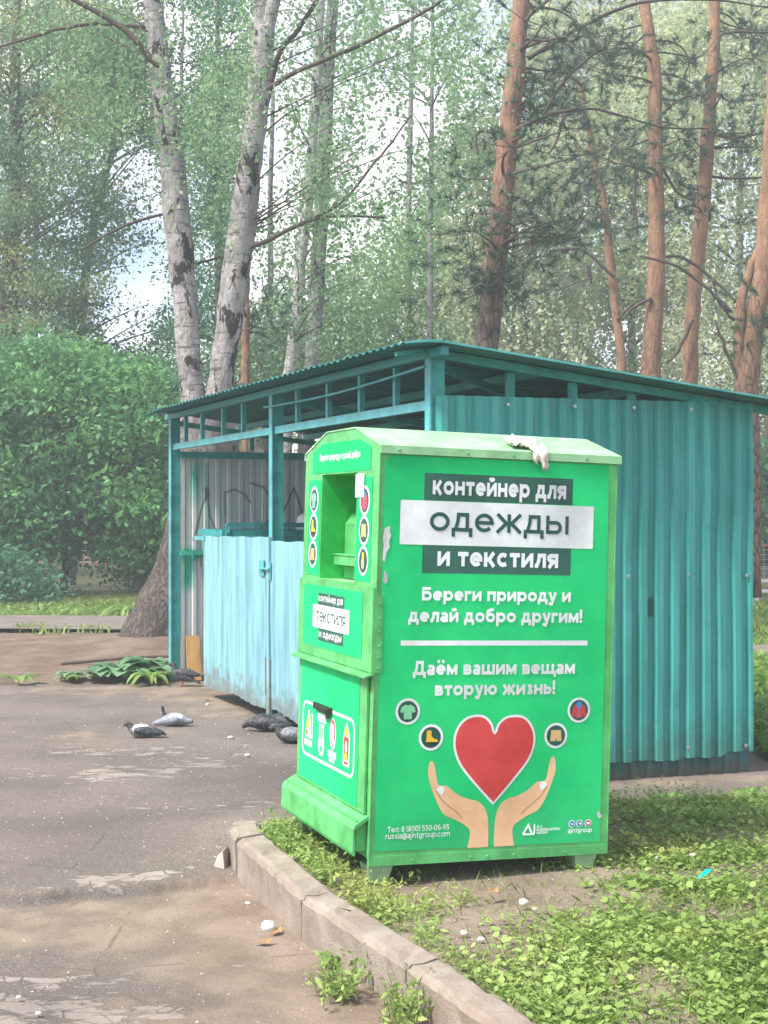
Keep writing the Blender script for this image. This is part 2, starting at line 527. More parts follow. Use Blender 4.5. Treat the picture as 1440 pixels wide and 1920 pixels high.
def asphalt_z(X, Y):
    z = .022 * (fbm(X * .8, Y * .8, 11) - .5) + .010 * (fbm(X * 4, Y * 4, 12) - .5)
    d = Y - step_edge(X)
    s = 1 / (1 + np.exp(-d / .012))
    fade = 1 / (1 + np.exp((X + .78) / .10))
    drop = -.042 * (1 - s) * fade
    rim = .012 * np.exp(-((d - .09) / .09) ** 2) * fade
    low = -.035 * (1 - fade) * (1 / (1 + np.exp((Y - 6.7) / .25)))
    # the apron rises to meet the kerb's end
    up = .10 * blob(X, Y, -.5, 7.75, .50, .45)
    return z + drop + rim + low + up

def a_dirt(X, Y):
    d = .30 * fbm(X * .7, Y * .7, 21)
    low = 1 / (1 + np.exp((Y - step_edge(X)) / .05))
    d = d + .55 * low * np.clip(1.25 - blob(X, Y, -1.5, 5.35, .75, .5) * 1.3, 0, 1)
    d = d + .55 * blob(X, Y, -1.0, 12.9, 1.0, 1.3) + .5 * blob(X, Y, -2.4, 14.0, 1.6, .6)
    d = d + .55 * blob(X, Y, -.5, 6.3, .35, 1.1, .4) + .35 * blob(X, Y, -2.2, 11.0, .5, .6)
    d = d + .5 * blob(X, Y, 1.8, 9.2, 1.5, .22, .31)
    d = d - .35 * blob(X, Y, -.75, 9.2, 1.2, 1.3)
    return d

def a_pale(X, Y):
    e = step_edge(X)
    p = .62 * np.exp(-((Y - e - .16) / .16) ** 2) * (X < -.85) * np.clip((fbm(X * 2.6, Y * 0 + 2.2, 31) - .30) * 3.5, 0, 1.15)
    p = p + .62 * blob(X, Y, -1.22, 5.22, .30, .36) + .45 * blob(X, Y, -.80, 5.05, .18, .12)
    p = p + .55 * blob(X, Y, -1.7, 9.5, .55, .33) + .45 * blob(X, Y, -1.15, 9.9, .4, .18) + .42 * blob(X, Y, -1.7, 10.4, .9, .3) + .3 * blob(X, Y, -.9, 8.4, .5, .25)
    return p * 1.25

def a_dark_tone(X, Y):  # two dark patches and a dark line along the step
    return np.clip(.5 * blob(X, Y, -.55, 9.6, .9, .7, .5) + .4 * blob(X, Y, -1.1, 5.25, .7, .5) + .45 * np.exp(-((Y - step_edge(X) + .01) / .03) ** 2) * (X < -.8), 0, 1)

xs = np.concatenate([np.linspace(-9, -2.6, 60), np.linspace(-2.55, .6, 190), np.linspace(.65, 6, 80)])
ys = np.concatenate([np.linspace(2.5, 4.8, 20), np.linspace(4.82, 8.2, 210), np.linspace(8.23, 17.6, 240)])
far_edge = lambda X: np.where(X < -2.2, 14.55 + .10 * (fbm(X * 2, X * 0, 3) - .5), 17.5)
asphalt = gridmesh('asphalt_road', xs, ys, asphalt_z, M['asphalt'],
                   {'dirt': a_dirt, 'pale': a_pale, 'dark_tone': a_dark_tone}, lambda X, Y: Y < far_edge(X))
asphalt['kind'] = 'structure'

# bare soil between the yard and the path
def soil_z(X, Y):
    return .03 + .07 * (fbm(X * .9, Y * .9, 41) - .45) + .05 * (fbm(X * 4, Y * 4, 42) - .5) \
        + .16 * blob(X, Y, -2.6, 18.3, 1.5, 1.3) - .10 * np.clip((14.9 - Y) / .5, 0, 1)
soil = gridmesh('bare_soil', np.linspace(-14, 0, 150), np.linspace(14.35, 20.6, 90), soil_z, M['soil'])
soil['kind'] = 'structure'
lawn_soil = gridmesh('lawn_soil', np.linspace(2.2, 14, 60), np.linspace(9.0, 17.0, 60),
                     lambda X, Y: .03 * (fbm(X, Y, 51) - .5) + .05 * np.clip((X - 2.4) / .4, 0, 1) - .03, M['ground'],
                     keep=lambda X, Y: (X > 2.5 + .06 * (Y - 9.4)))
lawn_soil['kind'] = 'structure'

pp = [(-16, 21.9), (-6, 21.7), (-1.5, 21.3), (1.5, 19.8), (3.4, 18.1), (4.6, 17.45), (7, 17.2), (15, 17.0)]
v = []; f = []
for i, (x, y) in enumerate(pp):
    w = 1.3 if x < 1 else .75
    v += [(x, y - w, .085 if x < 2 else .055), (x, y + w, .085 if x < 2 else .055)]
    if i: f.append((2*i-2, 2*i, 2*i+1, 2*i-1))
raw('path', v, f, M['path'])['kind'] = 'structure'

# raised green with its kerb
KO = [(.78, 3.6), (.42, 4.36), (.065, 5.13), (-.344, 5.95), (-.675, 6.83), (-.755, 7.12), (-.72, 7.38), (-.42, 7.68), (.1, 7.92), (.75, 8.12), (1.35, 8.235), (2.2, 8.31), (3.2, 8.36), (6, 8.5)]
def kerb_top(x, y):
    if y > 7.2: return .135 - .045 * min(1, (y - 7.2) / .9)
    return .124 + .030 * (y - 5.0)
def island_z(X, Y):
    return .104 - .02 * blob(X, Y, .45, 6.65, .75, .6, .35) - .03 * np.clip(5.4 - Y, 0, 2) + .022 * (fbm(X * 2.1, Y * 2.1, 61) - .5) + .012 * (fbm(X * 9, Y * 9, 62) - .5) + .03 * blob(X, Y, -.50, 6.9, .20, .9, .4)
poly = np.array(KO + [(6, 3.0), (.9, 3.0)])
def inside(X, Y, P=poly):
    r = np.zeros(X.shape, bool); j = len(P) - 1
    for i in range(len(P)):
        xi, yi = P[i]; xj, yj = P[j]
        c = ((yi > Y) != (yj > Y)) & (X < (xj - xi) * (Y - yi) / (yj - yi + 1e-12) + xi)
        r ^= c; j = i
    return r
island = gridmesh('lawn_ground', np.linspace(-.9, 6, 240), np.linspace(3.0, 8.6, 190), island_z, M['lawn_soil'], keep=lambda X, Y: inside(X - .06, Y - .02) & inside(X, Y - .06) & inside(X, Y + .06))
island['kind'] = 'structure'

# kerb stones, butted with small broken joints
def kerb_stone(p, q, w=.145, m0=None, m1=None):
    p = Vector((*p, 0)); q = Vector((*q, 0))
    d = (q - p).normalized(); n_ = Vector((d.y, -d.x, 0))       # towards the green
    m0 = m0 or n_; m1 = m1 or n_
    L = (q - p).length; ns = max(3, int(L / .05))
    prof = [(0, -.10), (0.004, .3), (.0, .82), (.010, .95), (.026, 1.0), (.075, 1.01), (w - .02, 1.0), (w, .93), (w, .0)]
    V = []; F = []
    for i in range(ns + 1):
        s = .006 + (L - .012) * i / ns
        c = p + d * s; n = m0.lerp(m1, i / ns)
        kt = kerb_top(c.x, c.y)
        for k, (a, b) in enumerate(prof):
            j = (random.random() - .5) * (.007 if 0 < k < 8 else .0)
            chip = 0
            if k in (3, 4, 5) and (i in (0, ns) or random.random() < .06): chip = -random.uniform(.004, .018)
            P = c + n * (a + j + (-.3 * chip if k == 3 else 0)); P.z = (kt * b if b > 0 else b * 1.0) + j * .6 + chip
            V.append(P)
    m_ = len(prof)
    for i in range(ns):
        for k in range(m_ - 1):
            F.append((i*m_+k, (i+1)*m_+k, (i+1)*m_+k+1, i*m_+k+1))
    F.append(tuple(range(m_))); F.append(tuple(ns*m_ + k for k in range(m_-1, -1, -1)))
    o = raw('kerb_stone', V, F, M['kerb'])
    o['kind'] = 'structure'
    return o
cuts = [(.78, 3.6), (.40, 4.40), (.075, 5.11), (-.338, 5.935), (-.69, 6.86)]
for a, b in zip(cuts[:-1], cuts[1:]): kerb_stone(a, b)
tail = [(-.70, 6.90), (-.755, 7.12), (-.72, 7.38), (-.42, 7.68), (.1, 7.92), (.75, 8.12), (1.35, 8.235), (2.2, 8.31), (3.2, 8.36), (4.6, 8.42), (6, 8.5)]
def knorm(a, b):
    d = (Vector(b) - Vector(a)).normalized(); return Vector((d.y, -d.x, 0))
tn = [knorm(a, b) for a, b in zip(tail[:-1], tail[1:])]
tm = [tn[0]] + [(a + b) / (1 + a.dot(b)) for a, b in zip(tn[:-1], tn[1:])] + [tn[-1]]
for i in range(len(tail) - 1): kerb_stone(tail[i], tail[i+1], .145, tm[i], tm[i+1])
# a broken off end of kerb beside it
mb = MB(); mb.hexa([(-.815,7.02,.0),(-.76,6.98,.0),(-.74,7.12,.0),(-.80,7.16,.0),(-.80,7.04,.05),(-.772,7.015,.075),(-.755,7.10,.085),(-.785,7.13,.05)])
o = mb.build('kerb_fragment', M['rubble']); tag(o, 'broken pale concrete chunk at the rounded end of the kerb', 'rubble')

# ------------------------------------------------------------------ the shelter for waste bins
S0 = Vector((.298, 8.922, 0)); SU = Vector((.95072, .31005, 0)); SV = Vector((-.38192, .9242, 0))
def SP(s, t, z): return S0 + SU * s + SV * t + Vector((0, 0, z))
def TS(v): return SP(v.x, v.y, v.z)
shed = empty('bin_shelter', S0)
tag(shed, 'teal sheet metal bin shelter with open eaves and a sloping corrugated roof', 'shelter')
shed_inv = Matrix.Translation(-S0)
def spart(o):
    o.parent = shed; o.matrix_parent_inverse = Matrix.Translation(-S0); return o
RZ = lambda s: 2.695 - .128 * s            # roof sheet height
RT = 6.40
def roof():
    # ribs run down the slope; the free edges are dented
    V = []; F = []; ts = []
    t = -.26; per = .115
    while t < 6.40:
        for a, h in ((0, 0), (.038, 0), (.052, .02), (.098, .02), (.112, 0)):
            ts.append((t + a, h))
        t += per
    ss = [-.27, -.255, -.15, -.05, .05, .2, .7, 1.2, 1.7, 2.1, 2.4, 2.48]
    for k, (tt, h) in enumerate(ts):
        for s in ss:
            dz = 0
            if s < -.05: dz = -.15 * (-.05 - s)
            if s < -.2: dz = dz - .006 * vnoise(np.array(tt * 3.1), np.array(1.5), 5) - .006 * vnoise(np.array(tt * 9.), np.array(7.5), 8) - (.05 * max(0, tt - 5.9))
            V.append(SP(s, tt, RZ(s) + h * (.6 if s < -.2 else 1) + float(dz)))
    n = len(ss)
    for k in range(len(ts) - 1):
        for i in range(n - 1):
            F.append((k*n+i, (k+1)*n+i, (k+1)*n+i+1, k*n+i+1))
    o = raw('roof', V, F, M['roofsheet'])
    md = o.modifiers.new('thickness', 'SOLIDIFY'); md.thickness = .004
    return spart(o)
M['skirt'] = paint('skirting_sheet', (.03, .13, .135), .5, (.07,.06,.05), .8, None, True, 5, (.0, .12, .3, .7, (.12, .085, .06)))
M['rust'] = paint('rusty_paint', (.22, .10, .07), .8)
M['green_batten'] = paint('green_batten', (.02, .36, .25), .5)
M['roofsheet'] = paint('roof_sheet', (.022, .17, .165), .5, (.12, .10, .08), .6, ((.35, .36, .34), 4.0, .72), True, 4)
roof()
# roof frame: edge angle irons, purlins, rafters
mb = MB()
mb.bar(SP(-.02, -.22, RZ(0) - .035), SP(-.02, 6.5, RZ(0) - .035), .05, .05)
mb.bar(SP(-.05, -.02, RZ(-.05) - .035), SP(2.42, -.02, RZ(2.42) - .035), .05, .05)
mb.bar(SP(-.24, .0, RZ(-.24) - .075), SP(-.06, .0, RZ(-.06) - .022), .03, .025)
for s in (.7, 1.4, 2.12): mb.bar(SP(s, 0.02, RZ(s) - .04), SP(s, 6.45, RZ(s) - .04), .045, .05)
for t in (3.1, 6.36): mb.bar(SP(-.0, t, RZ(0) - .095), SP(2.15, t, RZ(2.15) - .095), .05, .05)
mb.bar(SP(.05, .05, RZ(.05) - .09), SP(2.1, 1.9, RZ(2.1) - .09), .045, .04)
spart(mb.build('roof_frame', M['teal']))
# posts, a thin angle iron edge on each
def post(s, t, top, w=.088, name='post', m='teal'):
    mb = MB()
    mb.box(s, t, -.03, s + w, t + w, top, 0, TS)
    return spart(mb.build(name, M[m]))
post(-.021, -.02, RZ(0) - .02); post(-.021, 3.06, RZ(0) - .02); post(-.021, 6.33, RZ(0) - .02)
post(2.11, .01, RZ(2.1) - .02); post(2.11, 3.06, RZ(2.1) - .02); post(2.11, 6.33, RZ(2.1) - .02)
# flanges on the yard side of the posts; sunlight painted in as lighter teal
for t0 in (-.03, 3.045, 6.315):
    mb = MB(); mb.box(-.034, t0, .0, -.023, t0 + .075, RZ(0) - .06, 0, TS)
    spart(mb.build('lit_post_flange', M['teal_light']))
# struts of the open strip below the eaves
for t in (.58, 1.20, 1.84, 2.52, 3.95, 4.56, 5.26, 5.87):
    mb = MB(); mb.box(-.005, t, 2.385, .03, t + .042, 2.665, 0, TS); spart(mb.build('strut', M['teal']))
for s in (.503, .93, 1.342, 1.76):
    mb = MB(); mb.box(s, .026, 2.40, s + .05, .06, RZ(s) - .062, 0, TS); spart(mb.build('strut', M['teal']))
for t in (1.0, 2.1, 4.2, 5.3):
    mb = MB(); mb.box(2.12, t, 2.1, 2.16, t + .04, RZ(2.14) - .066, 0, TS); spart(mb.build('strut', M['teal']))
for s in (.8, 1.5):
    mb = MB(); mb.box(s, 6.37, 2.33, s + .045, 6.41, RZ(s) - .066, 0, TS); spart(mb.build('strut', M['teal']))
# eaves rails
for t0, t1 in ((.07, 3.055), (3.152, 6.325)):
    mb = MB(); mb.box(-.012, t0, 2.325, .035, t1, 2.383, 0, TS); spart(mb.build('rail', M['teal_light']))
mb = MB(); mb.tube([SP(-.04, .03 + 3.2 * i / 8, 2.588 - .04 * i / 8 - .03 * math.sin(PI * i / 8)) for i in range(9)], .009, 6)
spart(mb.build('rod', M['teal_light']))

def corrugated(name, p0, dirv, nrm, length, z0f, z1f, m, per=.115, depth=.02, prof=None, attrs=None, nz=12, dent=.0, seed=0, phase=0., thick=.0015):
    """profiled sheet along dirv; nrm = the side the ribs stand out to"""
    prof = prof or ((0, 0), (.40, 0), (.52, 1), (.88, 1))
    xs_ = []
    x = phase - per
    while x < length + per:
        for a, h in prof:
            xx = x + a * per
            if 0 <= xx <= length: xs_.append((xx, h * depth))
        x += per
    if xs_[0][0] > .002: xs_.insert(0, (0, xs_[0][1]))
    if xs_[-1][0] < length - .002: xs_.append((length, xs_[-1][1]))
    if nz > 30:                                  # finer columns when marks are sprayed on
        fine = []
        for (a, h), (b, k) in zip(xs_[:-1], xs_[1:]):
            n_ = max(1, int((b - a) / .009))
            fine += [(a + (b - a) * j / n_, h + (k - h) * j / n_) for j in range(n_)]
        xs_ = fine + [xs_[-1]]
    V = []; F = []; UV = []
    n = nz + 1
    for (xx, h) in xs_:
        for i in range(n):
            q = i / nz
            z = z0f(xx) + (z1f(xx) - z0f(xx)) * q
            dd = dent * (float(fbm(np.array(xx * 3.), np.array(z * 2.2), seed)) - .5) if dent else 0
            P = p0 + dirv * (xx + dd * .35) + nrm * (h + dd) + Vector((0, 0, z))
            V.append(P); UV.append((xx, z))
    for k in range(len(xs_) - 1):
        for i in range(nz):
            F.append((k*n+i, (k+1)*n+i, (k+1)*n+i+1, k*n+i+1))
    o = raw(name, V, F, m)
    for k, fn in (attrs or {}).items():
        a = o.data.attributes.new(k, 'FLOAT', 'POINT')
        UVa = np.array(UV)
        a.data.foreach_set('value', fn(UVa[:, 0], UVa[:, 1]).astype(np.float32))
    md = o.modifiers.new('thickness', 'SOLIDIFY'); md.thickness = thick; md.offset = 0
    return spart(o)

NR = Vector((SV.y, -SV.x, 0)); NR = -SV        # outward from the end wall that faces the camera
# end wall: big sheet with a hem, darker sheet behind it below
hem = lambda x: .135 + .02 * math.sin(x * 2.6 + .6) + (.012 if x > 1.95 else 0) + .006 * math.sin(x * 19)
corrugated('wall_panel', SP(0.0, -.03, 0), SU, NR, 2.19, hem, lambda x: 2.408, M['teal_wall'], .113, .030, ((0, 0), (.42, 0), (.56, 1), (.92, 1)), None, 28, .016, 3, .075)
corrugated('skirting_sheet', SP(0.0, -.004, 0), SU, NR, 2.19, lambda x: -.02, lambda x: .32, M['skirt'], .113, .014, None, None, 3, .01, 4, .03)
mb = MB()
for s, z in ((1.291, 1.293), (1.723, 1.298), (2.147, 1.285), (.55, 1.30), (1.30, .19), (.06, 2.36), (.47, 2.36), (.92, 2.36), (1.33, 2.36), (1.74, 2.36), (1.72, .185), (2.14, .18)):
    mb = MB(); mb.disc(SP(s, -.052, z), NR, .014, .008); spart(mb.build('screw', M['steel']))
mb = MB()
pts = [(.0,.055),(.018,.06),(.03,.04),(.026,.005),(.03,-.03),(.022,-.06),(.0,-.068),(-.02,-.05),(-.018,-.01),(-.024,.03)]
def flat(mb_, pts2, f, mi=0): mb_.add([f(a, b) for a, b in pts2], [tuple(range(len(pts2)))], mi)
flat(mb, pts, lambda a, b: SP(1.455 + a, -.0365, 1.10 + b))
spart(mb.build('paint_patch', M['dark_green'])); mb = MB()
flat(mb, [(a * .4, b * .3) for a, b in pts], lambda a, b: SP(1.60 + a, -.0365, 1.02 + b))
spart(mb.build('paint_patch', M['dark_green']))
# far end wall, grey inside, sprayed
def seg(x, z, pts):
    d = np.full(np.shape(x), 9.0)
    for (a, b), (c, e) in zip(pts[:-1], pts[1:]):
        L2 = (c-a)**2 + (e-b)**2
        q = np.clip(((x-a)*(c-a) + (z-b)*(e-b)) / L2, 0, 1)
        d = np.minimum(d, np.hypot(x - (a + q*(c-a)), z - (b + q*(e-b))))
    return d
def a_spray(x, z):
    d = np.minimum.reduce([
        seg(x, z, [(.13, 1.42), (.20, 1.68), (.265, 1.90), (.30, 1.66), (.40, 1.42)]),
        seg(x, z, [(.265, 1.93), (.268, 1.84)]) * .4,
        seg(x, z, [(.47, 1.38), (.455, 1.90), (.56, 1.93), (.66, 1.88), (.72, 1.80)]),
        seg(x, z, [(.72, 2.0), (.86, 1.95), (.97, 1.80), (.95, 1.65), (.82, 1.52), (.78, 1.40)]),
        seg(x, z, [(.98, 1.52), (1.18, 1.95)]), seg(x, z, [(1.18, 1.95), (1.30, 1.6)])])
    d2 = seg(x, z, [(.20, 1.40), (.21, 1.15)])
    return np.clip(1.15 - np.minimum(d / .013, d2 / .009), 0, .85)
def a_green(x, z):
    n = fbm(x * 14, z * 5, 71)
    g = .95 * np.exp(-((x - .07) / .075) ** 2) * np.exp(-((z - 1.12) / .24) ** 4) + .75 * np.exp(-((x - .15) / .08) ** 2) * np.exp(-((z - 2.05) / .35) ** 2)
    g += .55 * np.exp(-((x - .27) / .03) ** 2) * (z > 1.4) * (z < 2.2) + .8 * np.exp(-((z - 1.26) / .05) ** 2) * (x < .42)
    return np.clip((g - .35 * n) * 1.5, 0, 1)
corrugated('far_wall_panel', SP(0.075, 6.345, 0), SU, -SV, 2.03, lambda x: .02, lambda x: 2.25, M['gray_wall'], .12, .012, ((0, 0), (.45, 0), (.5, -.6), (.55, 0), (.62, 1), (.9, 1)), {'spray': a_spray, 'green': a_green}, 150, .01, 6, .05)
mb = MB(); mb.box(.07, 6.30, 2.245, 2.11, 6.36, 2.31, 0, TS); spart(mb.build('wall_rail', M['teal'])); mb = MB(); mb.box(.07, 6.31, -.02, 2.11, 6.36, .05, 0, TS)
spart(mb.build('wall_rail', M['teal']))
mb = MB(); mb.box(.068, 6.29, 1.265, .62, 6.325, 1.31, 0, TS); spart(mb.build('wall_batten', M['green_batten']))
corrugated('back_wall_panel', SP(2.175, 0, 0), SV, SU, 6.42, lambda x: .0, lambda x: 2.12, M['teal_wall'], .115, .02, None, None, 6, .012, 9)

# gates
def gate(t0, t1, name, label):
    wid = t1 - t0
    bot = lambda x: .102 + .016 * math.sin(x * 5 + t0) + .028 * float(fbm(np.array(x * 9.), np.array(t0), 81)) + (.0 if t0 < 3.05 else -.02 * max(0, (x - 1.4)))
    top = lambda x: 1.497 - .010 * x + .004 * math.sin(x * 12)
    o = corrugated(name, SP(-.045, t0, 0), SV, -SU, wid, bot, top, M['gate'], .145, .007, ((0, 0), (.3, 0), (.36, 1), (.62, 1), (.68, 0)), None, 20, .016, 12, .03)
    o['label'] = label
    mb = MB()
    for z in (.30, 1.40): mb.box(-.035, t0 + .03, z, -.008, t1 - .03, z + .035, 0, TS)
    for t in (t0 + .01, t1 - .045): mb.box(-.036, t, .14, -.006, t + .035, 1.47, 0, TS)
    fr = mb.build('gate_frame', M['teal']); fr.parent = o
    return o
g1 = gate(3.16, 5.0, 'gate', 'pale blue gate leaf left open at its outer end')
g2 = gate(.10, 3.035, 'gate', 'pale blue gate leaf running behind the green container')
mb = MB()
mb.box(-.060, 3.175, 1.18, -.052, 3.30, 1.31, 0, TS); mb.box(-.060, 3.00, 1.16, -.052, 3.03, 1.30, 0, TS)
mb.tube([SP(-.07, 3.0, 1.245), SP(-.07, 3.24, 1.24)], .011, 8)
l = mb.build('latch', M['teal_light']); spart(l)
mb = MB(); mb.box(-.058, 3.05, .03, -.036, 3.115, 1.50, 0, TS); spart(mb.build('gate_stop', M['gate']))
mb = MB()
for t, z, w, h in ((3.125, .38, .035, .30), (3.03, .32, .02, .42)):
    mb = MB(); mb.box(-.0605, t - w/2, z - h/2, -.0585, t + w/2, z + h/2, 0, TS); spart(mb.build('rust_patch', M['rust']))
mb = MB(); mb.box(-.06, 4.97, 1.44, -.02, 5.32, 1.475, 0, TS); spart(mb.build('gate_hook', M['teal_light']))

# plank leaning inside and a dumpster behind the gate
pl = MB(); pl.hexa([SP(.115,6.20,.012),SP(.250,6.20,.012),SP(.250,6.222,.008),SP(.115,6.222,.008),SP(.112,6.268,.455),SP(.246,6.268,.455),SP(.246,6.290,.452),SP(.112,6.290,.452)])
pl.disc(SP(.155,6.262,.435), -SV, .007, .002)
o = pl.build('plank', M['ply']); tag(o, 'short tan plywood board leaning on the grey wall beside the gate', 'board')
bn = empty('waste_dumpster', SP(.8, 5.78, 0)); tag(bn, 'teal steel dumpster inside the shelter behind the pale blue gate', 'dumpster')
def bpart(o): o.parent = bn; o.matrix_parent_inverse = Matrix.Translation(-bn.location); return o
mb = MB()
c0 = [(.35,5.45),(1.25,5.45),(1.25,6.1),(.35,6.1)]; c1 = [(.25,5.35),(1.36,5.35),(1.36,6.2),(.25,6.2)]
vs = [SP(a,b,.16) for a,b in c0] + [SP(a,b,1.46) for a,b in c1]
mb.add(vs, [(0,3,2,1),(0,1,5,4),(1,2,6,5),(2,3,7,6),(3,0,4,7),(4,5,6,7)])
bpart(mb.build('tub', M['teal']))
mb = MB()
for (a, b), (c, d) in zip(c1, c1[1:] + c1[:1]): mb.bar(SP(a, b, 1.50), SP(c, d, 1.50), .07, .06)
mb.bar(SP(.25, 5.33, 1.575), SP(1.36, 5.33, 1.575), .04, .045)
for s in (.27, 1.34): mb.bar(SP(s, 5.33, 1.50), SP(s, 5.33, 1.56), .04, .04)
bpart(mb.build('rim', M['teal']))
for a, b in c0:
    mb = MB(); c = SP(a + (.1 if a < 1 else -.1), b + (.08 if b < 5.8 else -.08), .085)
    mb.tube([c - SU * .025, c + SU * .025], .08, 12); bpart(mb.build('wheel', M['black']))
def lump(name, c, r, m, seed=0, sub=3, amp=.25, parent=None):
    bm = bmesh.new(); bmesh.ops.create_icosphere(bm, subdivisions=sub, radius=1)
    for v_ in bm.verts:
        n_ = float(fbm(np.array(v_.co.x * 1.7 + seed), np.array(v_.co.y * 1.7 + v_.co.z * 2.3), seed)) - .5
        v_.co = Vector(v_.co) * (1 + amp * 2 * n_)
        v_.co = Vector((v_.co.x * r[0], v_.co.y * r[1], v_.co.z * r[2]))
    me = bpy.data.meshes.new(name); bm.to_mesh(me); bm.free()
    me.materials.append(m)
    for p in me.polygons: p.use_smooth = True
    o = bpy.data.objects.new(name, me); o.location = c
    return link(o, parent)
o = lump('rubbish_bag', SP(1.12, 5.5, 1.585), (.13, .15, .12), M['bag'], 5, 3, .3); tag(o, 'white rubbish bag bulging above the gate next to the green container', 'rubbish bag')

# ------------------------------------------------------------------ lettering: letters drawn as strokes
def arc(cx, cy, rx, ry, a0, a1, n=14):
    return [(cx + rx * math.cos(R(a0 + (a1 - a0) * i / n)), cy + ry * math.sin(R(a0 + (a1 - a0) * i / n))) for i in range(n + 1)]

